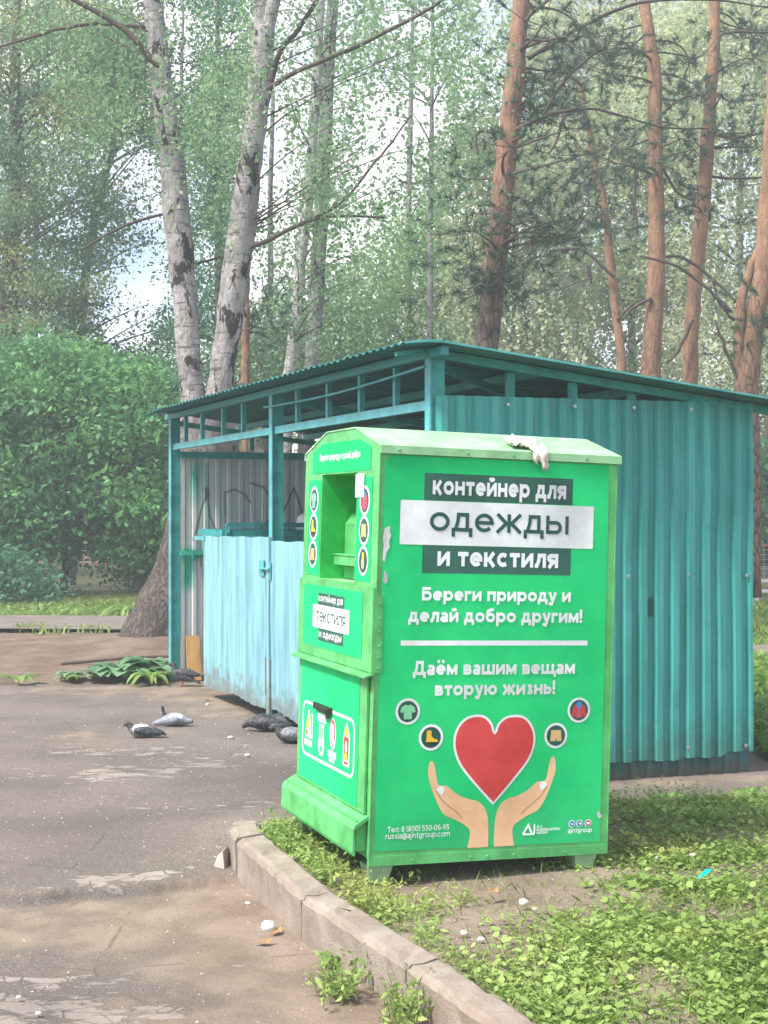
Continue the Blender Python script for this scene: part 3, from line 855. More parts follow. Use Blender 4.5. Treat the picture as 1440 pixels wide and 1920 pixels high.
def glyph(ch, w):
    """strokes of one letter in x-height units: list of (points, closed), and its advance"""
    h = w / 2; C = 1.36; ch0 = ch
    S = []; P = lambda *p: S.append((list(p), False)); A = lambda *a: S.append((arc(*a), False))
    def O(cx, cy, rx, ry): S.append((arc(cx, cy, rx, ry, 0, 360, 26)[:-1], True))
    def bowl(x, y0, y1, W, x0=None):        # D shaped bowl from a stem at x
        r = (y1 - y0) / 2; x0 = x if x0 is None else x0
        S.append(([(x, y1), (W - h - r * .9, y1)] + arc(W - h - r, (y0 + y1) / 2, r, r, 80, -80, 10) + [(W - h - r * .9, y0), (x, y0)], False))
    g = .16
    if ch == ' ': return [], .42
    if ch in 'оo': O(.56, .5, .56 - h, .5 - h); W = 1.12
    elif ch in 'сc': A(.55, .5, .55 - h, .5 - h, 48, 312); W = 1.0
    elif ch in 'еeё':
        S.append(([(h * 1.6, .5)] + [(1.1 - h, .5)] + arc(.55, .5, .55 - h, .5 - h, 4, 318, 22), False)); W = 1.1
        if ch == 'ё': P((.28, 1.15), (.28, 1.15 + w)); P((.80, 1.15), (.80, 1.15 + w))
    elif ch == 'к': P((h, 0), (h, 1)); P((.96 - h * .6, 1), (.30 + h, .5), (1.0 - h * .6, 0)); P((h, .5), (.40, .5)); W = 1.02
    elif ch == 'н': P((h, 0), (h, 1)); P((1.04 - h, 0), (1.04 - h, 1)); P((h, .5), (1.04 - h, .5)); W = 1.04
    elif ch == 'т': P((0, 1 - h), (.92, 1 - h)); P((.46, 0), (.46, 1)); W = .92
    elif ch in 'ий':
        P((h, 0), (h, 1)); P((1.08 - h, 0), (1.08 - h, 1)); P((h, h * .6), (1.08 - h, 1 - h * .6)); W = 1.08
        if ch == 'й': A(.54, 1.42, .24, .22, 200, 340, 8)
    elif ch in 'рp': P((h, -.36), (h, 1)); O(.60, .5, .54 - h, .5 - h); W = 1.14
    elif ch in 'дД':
        t = C if ch == 'Д' else 1.0; k = 1.25 if ch == 'Д' else 1.0
        P((h * .8, -.28), (h * .8, w)); P((1.16 * k - h * .8, -.28), (1.16 * k - h * .8, w)); P((0, h), (1.16 * k, h))
        P((.97 * k - h, 0), (.97 * k - h, t)); P((.30 * k, t - h), (.97 * k, t - h)); P((.34 * k + h * .3, t), (.33 * k, t * .55), (.20 * k, h)); W = 1.16 * k
    elif ch == 'л': P((1.02 - h, 0), (1.02 - h, 1)); P((.24, 1 - h), (1.02, 1 - h)); P((.26 + h, 1), (.27 + h * .6, .5), (.20, .14), (.0, h * .9)); W = 1.02
    elif ch == 'я': P((.98 - h, 0), (.98 - h, 1)); S.append(([(.98 - h, 1 - h), (.42, 1 - h)] + arc(.36, .68, .32 - h * .4, .32 - h, 90, 270, 8) + [(.98 - h, .36 + h * .0)], False)); P((.46, .38), (.12, 0)); W = .98
    elif ch == 'ж':
        W = 1.5; P((W/2, 0), (W/2, 1)); P((h * .6, 1), (W/2 - h * 1.5, .5), (h * .4, 0)); P((W - h * .6, 1), (W/2 + h * 1.5, .5), (W - h * .4, 0)); P((W/2 - h * 2, .5), (W/2 + h * 2, .5))
    elif ch in 'ыьЬ':
        P((h, 0), (h, 1)); bowl(h, h, .62, .96); W = .96
        if ch == 'ы': W = 1.36; P((W - h, 0), (W - h, 1))
    elif ch == 'Б': P((h, 0), (h, C)); P((h, C - h), (1.02, C - h)); bowl(h, h, .80, 1.14); W = 1.14
    elif ch == 'г': P((h, 0), (h, 1)); P((h, 1 - h), (.78, 1 - h)); W = .78
    elif ch == 'п': P((h, 0), (h, 1)); P((1.02 - h, 0), (1.02 - h, 1)); P((h, 1 - h), (1.02 - h, 1 - h)); W = 1.02
    elif ch in 'у': P((h * .8, 1), (.54, .06)); P((1.0 - h * .8, 1), (.50, -.06), (.40, -.25), (.24, -.36 + h), (.04, -.33 + h)); W = 1.0
    elif ch == 'б': O(.57, .48, .55 - h, .48 - h); P((h + .02, .5), (h + .05, .85), (.26, 1.12), (.52, 1.22), (.95, 1.30)); W = 1.12
    elif ch == 'м': P((h, 0), (h, 1)); P((1.26 - h, 0), (1.26 - h, 1)); P((h, 1 - h * .5), (.63, .22), (1.26 - h, 1 - h * .5)); W = 1.26
    elif ch == '!': P((h, .42), (h, C)); P((h, 0), (h, w * .95)); W = w
    elif ch in 'аa': P((.92 - h, 0), (.92 - h, .64)); A(.46, .62, .46 - h, .38 - h, 0, 148, 10); O(.45, .29, .43 - h * .9, .29 - h * .8); W = .94
    elif ch == 'в': P((h, 0), (h, 1)); bowl(h, .5, 1 - h, .90); bowl(h, h, .5, .96); W = .96
    elif ch in 'шщ':
        W = 1.56; [P((x, 0), (x, 1)) for x in (h, W/2, W - h)]; P((0, h), (W, h))
        if ch == 'щ': P((W - h, h), (W + .12, h)); P((W + .12, -.26), (W + .12, w)); W += .14
    elif ch == 'ю': P((h, 0), (h, 1)); P((h, .5), (.5, .5)); O(.98, .5, .54 - h, .5 - h); W = 1.52
    elif ch == 'з': S.append((arc(.36, .74, .38 - h, .26 - h, 140, -90, 10), False)); S.append((arc(.38, .27, .44 - h, .27 - h, 90, -140, 10), False)); P((.28, .50), (.42, .50)); W = .82
    elif ch == 'Т': P((0, C - h), (1.08, C - h)); P((.54, 0), (.54, C)); W = 1.08
    elif ch == ':': P((h, 0), (h, w)); P((h, .78), (h, .78 + w)); W = w
    elif ch == '8': O(.48, C - .36, .40 - h, .36 - h); O(.48, .37, .48 - h, .39 - h); W = .96
    elif ch == '0': O(.52, C / 2, .52 - h, C / 2 - h); W = 1.04
    elif ch == '5': P((.88, C - h), (.20, C - h), (.16, .80)); S.append(([(.16, .80)] + arc(.42, .43, .48 - h, .43 - h, 100, -140, 12), False)); W = .94
    elif ch == '6': O(.50, .43, .48 - h, .43 - h); S.append((arc(.62, .62, .60 - h, .74 - h, 75, 200, 10), False)); W = .98
    elif ch == '9': O(.48, C - .43, .48 - h, .43 - h); S.append((arc(.36, C - .62, .60 - h, .74 - h, -105, 20, 10), False)); W = .98
    elif ch == '(': A(.7, C / 2, .62, .9, 125, 235, 8); W = .40
    elif ch == ')': A(-.3, C / 2, .62, .9, 55, -55, 8); W = .40
    elif ch == '-': P((0, .5), (.5, .5)); W = .5
    elif ch == 'r': P((h, 0), (h, 1)); A(.62, .56, .62 - h, .44 - h, 165, 92, 6); W = .66
    elif ch == 'u': P((.98 - h, 0), (.98 - h, 1)); S.append(([(h, 1)] + arc(.49, .46, .49 - h, .46 - h, 180, 345, 10), False)); W = .98
    elif ch == 's': S.append((arc(.42, .73, .38 - h, .27 - h, 40, 250, 9) + arc(.42, .27, .40 - h, .27 - h, 70, -140, 9), False)); W = .84
    elif ch in 'ij':
        W = w * 1.05
        if ch == 'i': P((h, 0), (h, 1)); P((h, 1.2), (h, 1.2 + w))
        else: P((h, 1), (h, -.15), (h - .12, -.34), (h - .34, -.36)); P((h, 1.2), (h, 1.2 + w))
    elif ch == '@': O(.75, .45, .75 - h * .7, .75 - h * .7); O(.72, .45, .30, .32); P((1.06, .78), (1.06, .22), (1.3, .15)); W = 1.5
    elif ch == 'n': P((h, 0), (h, 1)); S.append((arc(.49, .54, .49 - h, .46 - h, 165, 0, 10) + [(.98 - h, 0)], False)); W = .98
    elif ch == 't': P((.30, 1.28), (.30, .2), (.40, h), (.66, h)); P((.04, 1 - h), (.64, 1 - h)); W = .68
    elif ch == 'g': O(.52, .5, .52 - h, .5 - h); S.append(([(1.10 - h, 1), (1.10 - h, .05)] + arc(.56, .02, .54 - h, .40 - h, 0, -150, 10), False)); W = 1.12
    elif ch == 'm': P((h, 0), (h, 1)); [S.append((arc(cx, .54, .43 - h, .46 - h, 165, 0, 9) + [(cx + .43 - h, 0)], False)) for cx in (.44, 1.24 - h * .6)]; W = 1.67 - h * .6
    elif ch == '.': P((h, 0), (h, w)); W = w
    elif ch == 'A': P((h * .8, 0), (.62, C), (1.24 - h * .8, 0)); P((.28, .36), (.96, .36)); W = 1.24
    elif ch == 'J': P((.42, C - h), (.80, C - h)); S.append(([(.80, C), (.80, .42)] + arc(.44, .42, .36, .42 - h, 0, -140, 8), False)); W = .92
    elif ch == 'I': P((h, 0), (h, C)); W = w
    elif ch == 'N': P((h, 0), (h, C)); P((1.14 - h, 0), (1.14 - h, C)); P((h, C - h * .5), (1.14 - h, h * .5)); W = 1.14
    elif ch == 'E': P((h, 0), (h, C)); [P((h, y), (.92, y)) for y in (h, C / 2, C - h)]; W = .92
    elif ch in 'RP':
        P((h, 0), (h, C)); bowl(h, .46, C - h, 1.08); W = 1.08
        if ch == 'R': P((.56, .48), (1.02, 0))
    elif ch == 'L': P((h, 0), (h, C)); P((h, h), (.86, h)); W = .86
    elif ch == 'O': O(.70, C / 2, .70 - h, C / 2 - h); W = 1.4
    elif ch == 'G': A(.68, C / 2, .66 - h, C / 2 - h, 45, 330, 16); P((.72, .62), (1.28 - h, .62), (1.28 - h, .18)); W = 1.28
    elif ch == 'U': S.append(([(h, C)] + arc(.54, .54, .54 - h, .54 - h, 180, 360, 12) + [(1.08 - h, C)], False)); W = 1.08
    else: O(.5, .5, .5 - h, .5 - h); W = 1.0
    return S, W

def ribbon(pts, closed, w):
    """flat mitred stroke: returns verts (2 per point) and faces"""
    p = [Vector((a, b)) for a, b in pts]; n = len(p); V = []; F = []
    for i in range(n):
        a = p[i-1] if (i > 0 or closed) else None
        b = p[(i+1) % n] if (i < n - 1 or closed) else None
        d1 = (p[i] - a).normalized() if a is not None and (p[i] - a).length > 1e-9 else None
        d2 = (b - p[i]).normalized() if b is not None and (b - p[i]).length > 1e-9 else None
        d1 = d1 or d2; d2 = d2 or d1
        n1 = Vector((-d1.y, d1.x)); n2 = Vector((-d2.y, d2.x)); m = n1 + n2
        if m.length < .35: m = n1
        m.normalize(); k = min(2.2, 1 / max(.3, m.dot(n1)))
        V += [p[i] + m * (w / 2 * k), p[i] - m * (w / 2 * k)]
    for i in range(n - (0 if closed else 1)):
        j = (i + 1) % n
        F.append((2*i, 2*i+1, 2*j+1, 2*j))
    return V, F

class Print:
    """flat printed film on a plane: f(x, y, lift) gives the point"""
    def __init__(s, f, lift=.0008): s.f = f; s.lift = lift; s.mb = MB(); s.k = 0; s.mats = []
    def mi(s, m):
        if m not in s.mats: s.mats.append(m)
        return s.mats.index(m)
    def poly(s, pts, m, layer):
        z = s.lift * layer
        s.mb.add([s.f(a, b, z) for a, b in pts], [tuple(range(len(pts)))], s.mi(m))
    def rect(s, x0, y0, x1, y1, m, layer, r=0.0):
        if r: pts = arc(x1-r, y1-r, r, r, 0, 90, 5) + arc(x0+r, y1-r, r, r, 90, 180, 5) + arc(x0+r, y0+r, r, r, 180, 270, 5) + arc(x1-r, y0+r, r, r, 270, 360, 5)
        else: pts = [(x0, y0), (x1, y0), (x1, y1), (x0, y1)]
        s.poly(pts, m, layer)
    def disc(s, x, y, r, m, layer, ry=None): s.poly(arc(x, y, r, ry or r, 0, 360, 32)[:-1], m, layer)
    def stroke(s, pts, w, m, layer, closed=False):
        V, F = ribbon(pts, closed, w); s.k += 1
        z = s.lift * layer + (s.k % 40) * .000012
        s.mb.add([s.f(v.x, v.y, z) for v in V], F, s.mi(m))
    def text(s, body, x0, x1, y, xh, wt, m, layer, gap=.14):
        tot = 0; items = []
        for ch in body:
            S, W = glyph(ch, wt); items.append((S, tot)); tot += W + gap
        tot -= gap; kx = (x1 - x0) / tot
        for S, o in items:
            for pts, closed in S:
                V, F = ribbon([(a + o, b) for a, b in pts], closed, wt); s.k += 1
                z = s.lift * layer + (s.k % 40) * .000012
                s.mb.add([s.f(x0 + v.x * kx, y + v.y * xh, z) for v in V], F, s.mi(m))
    def build(s, name, parent): return s.mb.build(name, s.mats, parent)

def smooth_closed(pts, n=6):
    out = []; N = len(pts)
    for i in range(N):
        p0, p1, p2, p3 = (Vector(pts[(i + k - 1) % N]) for k in range(4))
        for j in range(n):
            t = j / n
            out.append(tuple(.5 * ((2*p1) + (p2 - p0) * t + (2*p0 - 5*p1 + 4*p2 - p3) * t*t + (-p0 + 3*p1 - 3*p2 + p3) * t**3)))
    return out
def smooth_open(pts, n=6):
    q = [pts[0]] + list(pts) + [pts[-1]]; out = []
    for i in range(1, len(q) - 2):
        p0, p1, p2, p3 = (Vector(q[i + k - 1]) for k in range(4))
        for j in range(n):
            t = j / n
            out.append(tuple(.5 * ((2*p1) + (p2 - p0) * t + (2*p0 - 5*p1 + 4*p2 - p3) * t*t + (-p0 + 3*p1 - 3*p2 + p3) * t**3)))
    out.append(tuple(pts[-1])); return out

# ------------------------------------------------------------------ the clothing container
a_, r_ = R(20.2), R(1.75)
U0 = Vector((math.cos(a_), math.sin(a_), 0)); CV = Vector((-math.sin(a_), math.cos(a_), 0)); Z0 = Vector((0, 0, 1))
CU = U0 * math.cos(r_) - Z0 * math.sin(r_); CW = Z0 * math.cos(r_) + U0 * math.sin(r_)
CO = Vector((-.064, 6.2518, .218))
FT = .102                                            # the feet lift the body this much
box = empty('clothing_container')
box.matrix_world = Matrix((( CU.x, CV.x, CW.x, 0), (CU.y, CV.y, CW.y, 0), (CU.z, CV.z, CW.z, 0), (0, 0, 0, 1)))
box.location = CO - CW * FT
tag(box, 'bright green clothing donation container with a heart poster and an open chute', 'container')
W_, D_, H_ = 1.143, 1.08, 1.767
L3 = lambda u, v, w: Vector((u, v, w + FT))
prof = [(0, 0), (0, 1.767), (.335, 1.857), (.745, 1.857), (1.075, 1.767), (D_, 0)]
mb = MB()
# walls: front, far, right end, floor; the chute side is built round its opening
mb.add([L3(0,0,0), L3(W_,0,0), L3(W_,0,1.767), L3(0,0,1.767)], [(0,1,2,3)])
mb.add([L3(0,D_,0), L3(W_,D_,0), L3(W_,D_,1.767), L3(0,D_,1.767)], [(3,2,1,0)])
mb.add([L3(W_, v, w) for v, w in prof], [tuple(range(5, -1, -1))])
mb.add([L3(0,0,0), L3(W_,0,0), L3(W_,D_,0), L3(0,D_,0)], [(3,2,1,0)])
y0, y1, z0, z1 = .295, .805, 1.165, 1.66
sd_ = lambda pts: mb.add([L3(0, v, w) for v, w in pts], [tuple(range(len(pts)))])
sd_([(0,0),(0,z0),(y0,z0),(y1,z0),(D_,z0),(D_,0)])
sd_([(0,z0),(0,z1),(y0,z1),(y0,z0)]); sd_([(y1,z0),(y1,z1),(D_,z1),(D_,z0)])
sd_([(0,z1),(0,1.767),(.335,1.857),(.745,1.857),(1.075,1.767),(D_,z1),(y1,z1),(y0,z1)])
# the open chute behind it
dp = .46
mb.add([L3(0,y1,z0), L3(0,y1,z1), L3(dp,y1,z1), L3(dp,y1,z0-.02)], [(0,1,2,3)], 1)
mb.add([L3(0,y0,z0), L3(0,y0,z1), L3(dp,y0,z1), L3(dp,y0,z0-.02)], [(3,2,1,0)], 1)
mb.add([L3(0,y0,z1), L3(0,y1,z1), L3(dp,y1,z1), L3(dp,y0,z1)], [(0,1,2,3)], 1)
mb.add([L3(0,y0,z0), L3(0,y1,z0), L3(dp,y1,z0), L3(dp,y0,z0)], [(3,2,1,0)], 2)
mb.add([L3(dp,y0,z0), L3(dp,y1,z0), L3(dp,y1,z1), L3(dp,y0,z1)], [(3,2,1,0)], 1)
M['chute'] = paint('chute_paint', (.01, .43, .07), .45, (.05,.2,.06), .3)
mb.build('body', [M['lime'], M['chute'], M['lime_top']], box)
# tipping drum inside the opening
mb = MB()
q = [(.12, z0 + .004), (.12, 1.43), (.155, 1.48), (.30, 1.62), (.34, 1.62), (.34, z0 + .004)]
n_ = len(q)
mb.add([L3(a, y0 + .004, b) for a, b in q] + [L3(a, y1 - .006, b) for a, b in q],
       [tuple(range(n_)), tuple(range(2*n_-1, n_-1, -1))] + [(i, i + n_, (i+1) % n_ + n_, (i+1) % n_) for i in range(n_)])
mb.build('drum', M['lime'], box)
mb = MB(); mb.box(.065, y0 + .01, 1.235, .119, y1 - .012, 1.285, 0, lambda v: L3(*v)); mb.box(.06, y0+.01, 1.28, .121, y1 - .012, 1.288, 0, lambda v: L3(*v))
mb.build('drum_handle', M['lime'], box)
mb = MB(); mb.hexa([L3(.1185,.31,1.30),L3(.1185,.40,1.30),L3(.1192,.40,1.30),L3(.1192,.31,1.30),L3(.1185,.31,1.42),L3(.1185,.41,1.40),L3(.1192,.41,1.40),L3(.1192,.31,1.42)])
mb.build('chute_sticker', M['white'], box)
# lid: bent sheet over the top with a folded lip
mb = MB()
ov = .014; th = .008
out = [(-ov, 1.735), (-ov, 1.770), (.333, 1.865), (.747, 1.865), (1.075 + ov, 1.770), (1.075 + ov, 1.735)]
inn = [(-ov + .006, 1.735), (-ov + .006, 1.764), (.335, 1.8585), (.745, 1.8585), (1.075 + ov - .006, 1.764), (1.075 + ov - .006, 1.735)]
for u0_, u1_ in ((-.004, W_ + .018),):
    k = len(out); vs = [L3(u, v, w) for u in (u0_, u1_) for v, w in out + inn]
    fs = []; mi = []
    for i in range(k - 1):
        fs += [(i, i+1, 2*k+i+1, 2*k+i), (k+i+1, k+i, 3*k+i, 3*k+i+1), (i+1, i, k+i, k+i+1), (2*k+i, 2*k+i+1, 3*k+i+1, 3*k+i)]
    fs += [(0, 2*k, 3*k, k), (k-1, 2*k-1, 4*k-1, 3*k-1)]
    mb.add(vs, fs, 0)
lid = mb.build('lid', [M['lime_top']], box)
# corner strips, bottom hem and rivets
mb = MB()
mb.box(-.003, -.004, .0, .0, .03, 1.764, 0, lambda v: L3(*v))
mb.box(-.002, -.003, -.03, W_ + .004, 0.018, .012, 0, lambda v: L3(*v))
mb.box(W_ - .0, -.003, .013, W_ + .004, .03, 1.733, 0, lambda v: L3(*v))
mb.build('edge_trim', M['lime'], box)
for p_ in [L3(.016, -.0055, w) for w in (.815, .86, .91, .97, 1.03, 1.09)] + [L3(u, -.003, -.012) for u in (.2, .47, .55, .68, .93)] + [L3(u, -.0145, 1.75) for u in (.08, .4, .62, .98)]:
    mb = MB(); mb.disc(p_, (0, -1, 0), .006, .004, 8); mb.build('rivet', M['lime'], box)
# plate with the ledge over the lower door, wrapping the near corner
mb = MB()
mb.box(-.016, -.0028, .795, -.0035, 1.078, 1.158, 0, lambda v: L3(*v)); mb.box(-.016, -.0052, .795, .030, -.0042, 1.125, 0, lambda v: L3(*v))
mb.hexa([L3(-.05,-.01,.772),L3(-.05,1.085,.772),L3(-.0035,1.085,.786),L3(-.0035,-.01,.786),L3(-.05,-.01,.780),L3(-.05,1.085,.780),L3(-.0035,1.085,.7945),L3(-.0035,-.01,.7945)])
mb.build('ledge_plate', M['lime'], box)
# lower door and its handle
mb = MB(); mb.box(-.014, .045, .185, -.0035, 1.04, .770, 0, lambda v: L3(*v))
door = mb.build('door', M['lime'], box)
mb = MB()
mb.box(-.030, .50, .552, -.0165, .76, .582, 0, lambda v: L3(*v)); mb.box(-.052, .50, .556, -.031, .61, .578, 0, lambda v: L3(*v)); mb.box(-.04, .50, .535, -.030, .53, .555, 0, lambda v: L3(*v))
mb.build('handle', M['black'], door)
# skirt deflector: slopes out, then down, then back under
mb = MB()
sk = [(-.004, .182), (-.062, .145), (-.070, .128), (-.072, .03), (-.066, .014), (-.060, .016), (-.064, .126), (-.004, .166)]
n_ = len(sk)
mb.add([L3(a, .012, b) for a, b in sk] + [L3(a, 1.098, b) for a, b in sk],
       [tuple(range(n_)), tuple(range(2*n_-1, n_-1, -1))] + [((i+1) % n_, (i+1) % n_ + n_, i + n_, i) for i in range(n_)])
mb.box(-.052, .035, .03, -.004, 1.08, .16, 0, lambda v: L3(*v))
mb.build('skirt', M['lime'], box)
# feet
for u in (0.0, .985):
    for v in (.0, D_ - .115):
        mb = MB()
        mb.hexa([L3(u+.012,v+.006,-FT),L3(u+.088,v+.006,-FT),L3(u+.088,v+.10,-FT),L3(u+.012,v+.10,-FT),L3(u-.002 if u<.1 else u,v+.003,-.031),L3(u+.112,v+.003,-.031),L3(u+.112,v+.112,-.031),L3(u-.002 if u<.1 else u,v+.112,-.031)])
        mb.build('foot', M['foot'], box)
# chipped patches on the corner and scuffs
ch1 = [(.028,1.415),(.052,1.425),(.05,1.40),(.058,1.385),(.048,1.36),(.052,1.335),(.038,1.31),(.03,1.27),(.02,1.28),(.024,1.34),(.018,1.37)]
for c_, d_ in ((ch1, .0050), ([(.03,1.235),(.045,1.215),(.048,1.19),(.036,1.175),(.026,1.19)], .0050), ([(1.085,.16),(1.10,.165),(1.105,.15),(1.115,.14),(1.10,.13),(1.09,.14)], .0045)):
    mb = MB(); flat(mb, c_, lambda a, b: L3(a, -d_, b)); mb.build('paint_chip', M['chip'], box)

# ---- printed film, long face
def shirt(P, x, y, r, m, layer, sleeves=1):
    P.poly([(x-.22*r,y+.62*r),(x,y+.5*r),(x+.22*r,y+.62*r),(x+.62*r,y+.38*r),(x+.72*r,y-.05*r),(x+.45*r,y-.12*r),(x+.38*r,y+.05*r),(x+.38*r,y-.68*r),(x-.38*r,y-.68*r),(x-.38*r,y+.05*r),(x-.45*r,y-.12*r),(x-.72*r,y-.05*r),(x-.62*r,y+.38*r)], m, layer)
def jacket(P, x, y, r, m, layer):
    P.poly([(x-.25*r,y+.6*r),(x+.25*r,y+.6*r),(x+.58*r,y+.35*r),(x+.74*r,y-.5*r),(x+.48*r,y-.58*r),(x+.4*r,y-.3*r),(x+.36*r,y-.7*r),(x-.36*r,y-.7*r),(x-.4*r,y-.3*r),(x-.48*r,y-.58*r),(x-.74*r,y-.5*r),(x-.58*r,y+.35*r)], m, layer)
    P.disc(x, y + .48 * r, .3 * r, M['blue'], layer + .5)
    P.rect(x - .05*r, y - .68*r, x + .05*r, y + .3*r, M['blue'], layer + .6)
def boot(P, x, y, r, m, layer):
    P.poly([(x-.42*r,y+.62*r),(x+.02*r,y+.62*r),(x+.04*r,y+.1*r),(x+.3*r,y-.12*r),(x+.62*r,y-.2*r),(x+.66*r,y-.42*r),(x-.5*r,y-.42*r),(x-.44*r,y-.05*r)], m, layer)
    P.rect(x-.52*r, y-.58*r, x+.66*r, y-.40*r, M['black_ink'], layer + .4)
def shorts(P, x, y, r, m, layer):
    P.poly([(x-.5*r,y+.5*r),(x+.5*r,y+.5*r),(x+.58*r,y-.5*r),(x+.08*r,y-.52*r),(x,y-.2*r),(x-.08*r,y-.52*r),(x-.58*r,y-.5*r)], m, layer)
def dress(P, x, y, r, m, layer):
    P.disc(x, y + .42*r, .27*r, M['yellow'], layer); P.poly([(x-.25*r,y+.2*r),(x+.25*r,y+.2*r),(x+.35*r,y-.1*r),(x+.25*r,y-.62*r),(x-.25*r,y-.62*r),(x-.35*r,y-.1*r)], m, layer + .3)
def badge(f, name, parent, x, y, r, draw, m):
    P = Print(f); P.disc(x, y, r, M['white'], 3); P.disc(x, y, r * .80, M['ink'], 4)
    draw(P, x, y, r * .86, m, 5)
    return P.build(name, parent)

ff = lambda x, y, z: L3(x, -.001 - z, y)
P = Print(ff)
P.poly([(.022,.033),(1.108,.026),(1.104,1.728),(.056,1.730),(.022,1.702)], M['poster'], 1)
film = P.build('poster', box)
P = Print(ff)
P.rect(.205,1.541,.922,1.659,M['dark_green'],2); P.rect(.204,1.226,.921,1.346,M['dark_green'],2); P.rect(.097,1.3475,1.03,1.5385,M['white'],3,.006)
P.rect(.116,.912,1.016,.934,M['white'],2)
P.build('banner', film)
P = Print(ff)
P = Print(ff); P.text('контейнер для',.243,.887,1.567,.060,.30,M['white'],5); P.build('lettering', film)
P = Print(ff); P.text('одежды',.234,.904,1.409,.082,.20,M['ink'],5,.15); P.build('lettering', film)
P = Print(ff); P.text('и текстиля',.274,.857,1.258,.063,.30,M['white'],5); P.build('lettering', film)
P = Print(ff); P.text('Береги природу и',.207,.925,1.107,.043,.305,M['white'],4); P.build('lettering', film)
P = Print(ff); P.text('делай добро другим!',.148,.985,1.014,.044,.305,M['white'],4); P.build('lettering', film)
P = Print(ff); P.text('Даём вашим вещам',.176,.956,.785,.045,.305,M['white'],4); P.build('lettering', film)
P = Print(ff); P.text('вторую жизнь!',.280,.859,.695,.045,.305,M['white'],4); P.build('lettering', film)
P = Print(ff); P.text('Тел: 8 (800) 550-06-95',.079,.365,.113,.0175,.2,M['white'],4); P.build('lettering', film)
P = Print(ff); P.text('russia@ajintgroup.com',.071,.369,.084,.0185,.2,M['white'],4); P.build('lettering', film)
P = Print(ff); P.text('AJ',.787,.812,.1015,.0085,.25,M['white'],4); P.build('lettering', film)
P = Print(ff); P.text('INTERNATIONAL',.787,.905,.088,.0085,.25,M['white'],4); P.build('lettering', film)
P = Print(ff); P.text('GROUP',.787,.842,.0745,.0085,.25,M['white'],4); P.build('lettering', film)
P = Print(ff); P.text('ajintgroup',.942,1.064,.072,.0155,.22,M['white'],4); P.build('lettering', film)

P = Print(ff)
P.stroke([(.719,.075),(.746,.116),(.764,.078)],.009,M['white'],4); P.stroke([(.722,.0755),(.772,.0755),(.776,.082),(.776,.118)],.008,M['white'],4); P.poly([(.737,.082),(.757,.082),(.747,.098)],M['poster'],5)
P.build('logo', film)
hp = [(.570,.531),(.555,.572),(.522,.603),(.478,.610),(.430,.598),(.395,.565),(.375,.515),(.378,.455),(.405,.392),(.455,.330),(.520,.262),(.570,.212),(.620,.262),(.682,.330),(.735,.394),(.764,.455),(.768,.515),(.748,.565),(.712,.598),(.665,.606),(.620,.598),(.585,.570)]
hs = smooth_open(hp[:12], 5) + smooth_open(hp[11:] + [hp[0]], 5)[1:-1]
cx_, cy_ = .570, .43
P = Print(ff); P.poly(hs, M['white'], 3)
# inset for the red
ins = []
for i in range(len(hs)):
    a = Vector(hs[i-1]); b = Vector(hs[(i+1) % len(hs)]); d = (b - a).normalized(); nn = Vector((-d.y, d.x)); c = Vector(hs[i])
    ins.append(c + nn * .0105)
P.poly([(p.x, p.y) for p in ins], M['red'], 4)
P.build('heart', film)
hl = [(.259,.35),(.262,.395),(.273,.412),(.287,.400),(.296,.360),(.306,.315),(.322,.305),(.351,.301),(.400,.264),(.453,.242),(.502,.228),(.536,.193),(.551,.133),(.553,.028)]
hl2 = [(.454,.028),(.465,.092),(.448,.122),(.394,.154),(.341,.178),(.305,.232),(.277,.297)]
nl = [(.301,.284),(.306,.298),(.320,.304),(.333,.300),(.338,.288),(.334,.272),(.325,.263)]
for side_ in (0, 1):
    X = (lambda p: (1.134 - p[0], p[1] + (.004 if p[1] > .1 else 0))) if side_ else (lambda p: p)
    P = Print(ff); P.poly([X(p) for p in smooth_open(hl, 5) + smooth_open(hl2 + [hl[0]], 5)[:-1]], M['skin'], 2)
    P.stroke([X(p) for p in smooth_open([(.300,.283),(.325,.246),(.36,.215),(.398,.188),(.425,.160)], 5)], .0035, M['skin_dark'], 3)
    P.poly([X(p) for p in nl], M['white'], 3)
    P.build('hand', film)
badge(ff, 'badge', film, .157, .629, .057, shirt, M['mint']); badge(ff, 'badge', film, .268, .515, .057, boot, M['yellow'])
badge(ff, 'badge', film, .870, .510, .057, shorts, M['tan']); badge(ff, 'badge', film, .982, .622, .057, jacket, M['red'])
for x, m_, k in ((.962, M['blue'], 0), (1.001, M['blue'], 1), (1.044, M['pink'], 2)):
    P = Print(ff); P.disc(x, .112, .0165, M['white'], 3); P.disc(x, .112, .0135, m_, 4)
    if k == 0: P.stroke([(x-.007,.116),(x-.002,.108),(x+.002,.115),(x+.007,.108)], .003, M['white'], 5)
    elif k == 1: P.poly([(x-.008,.112),(x+.008,.119),(x+.005,.105),(x,.109)], M['white'], 5)
    else: P.rect(x-.008,.107,x+.008,.117,M['white'],5,.003)
    P.build('round_icon', film)

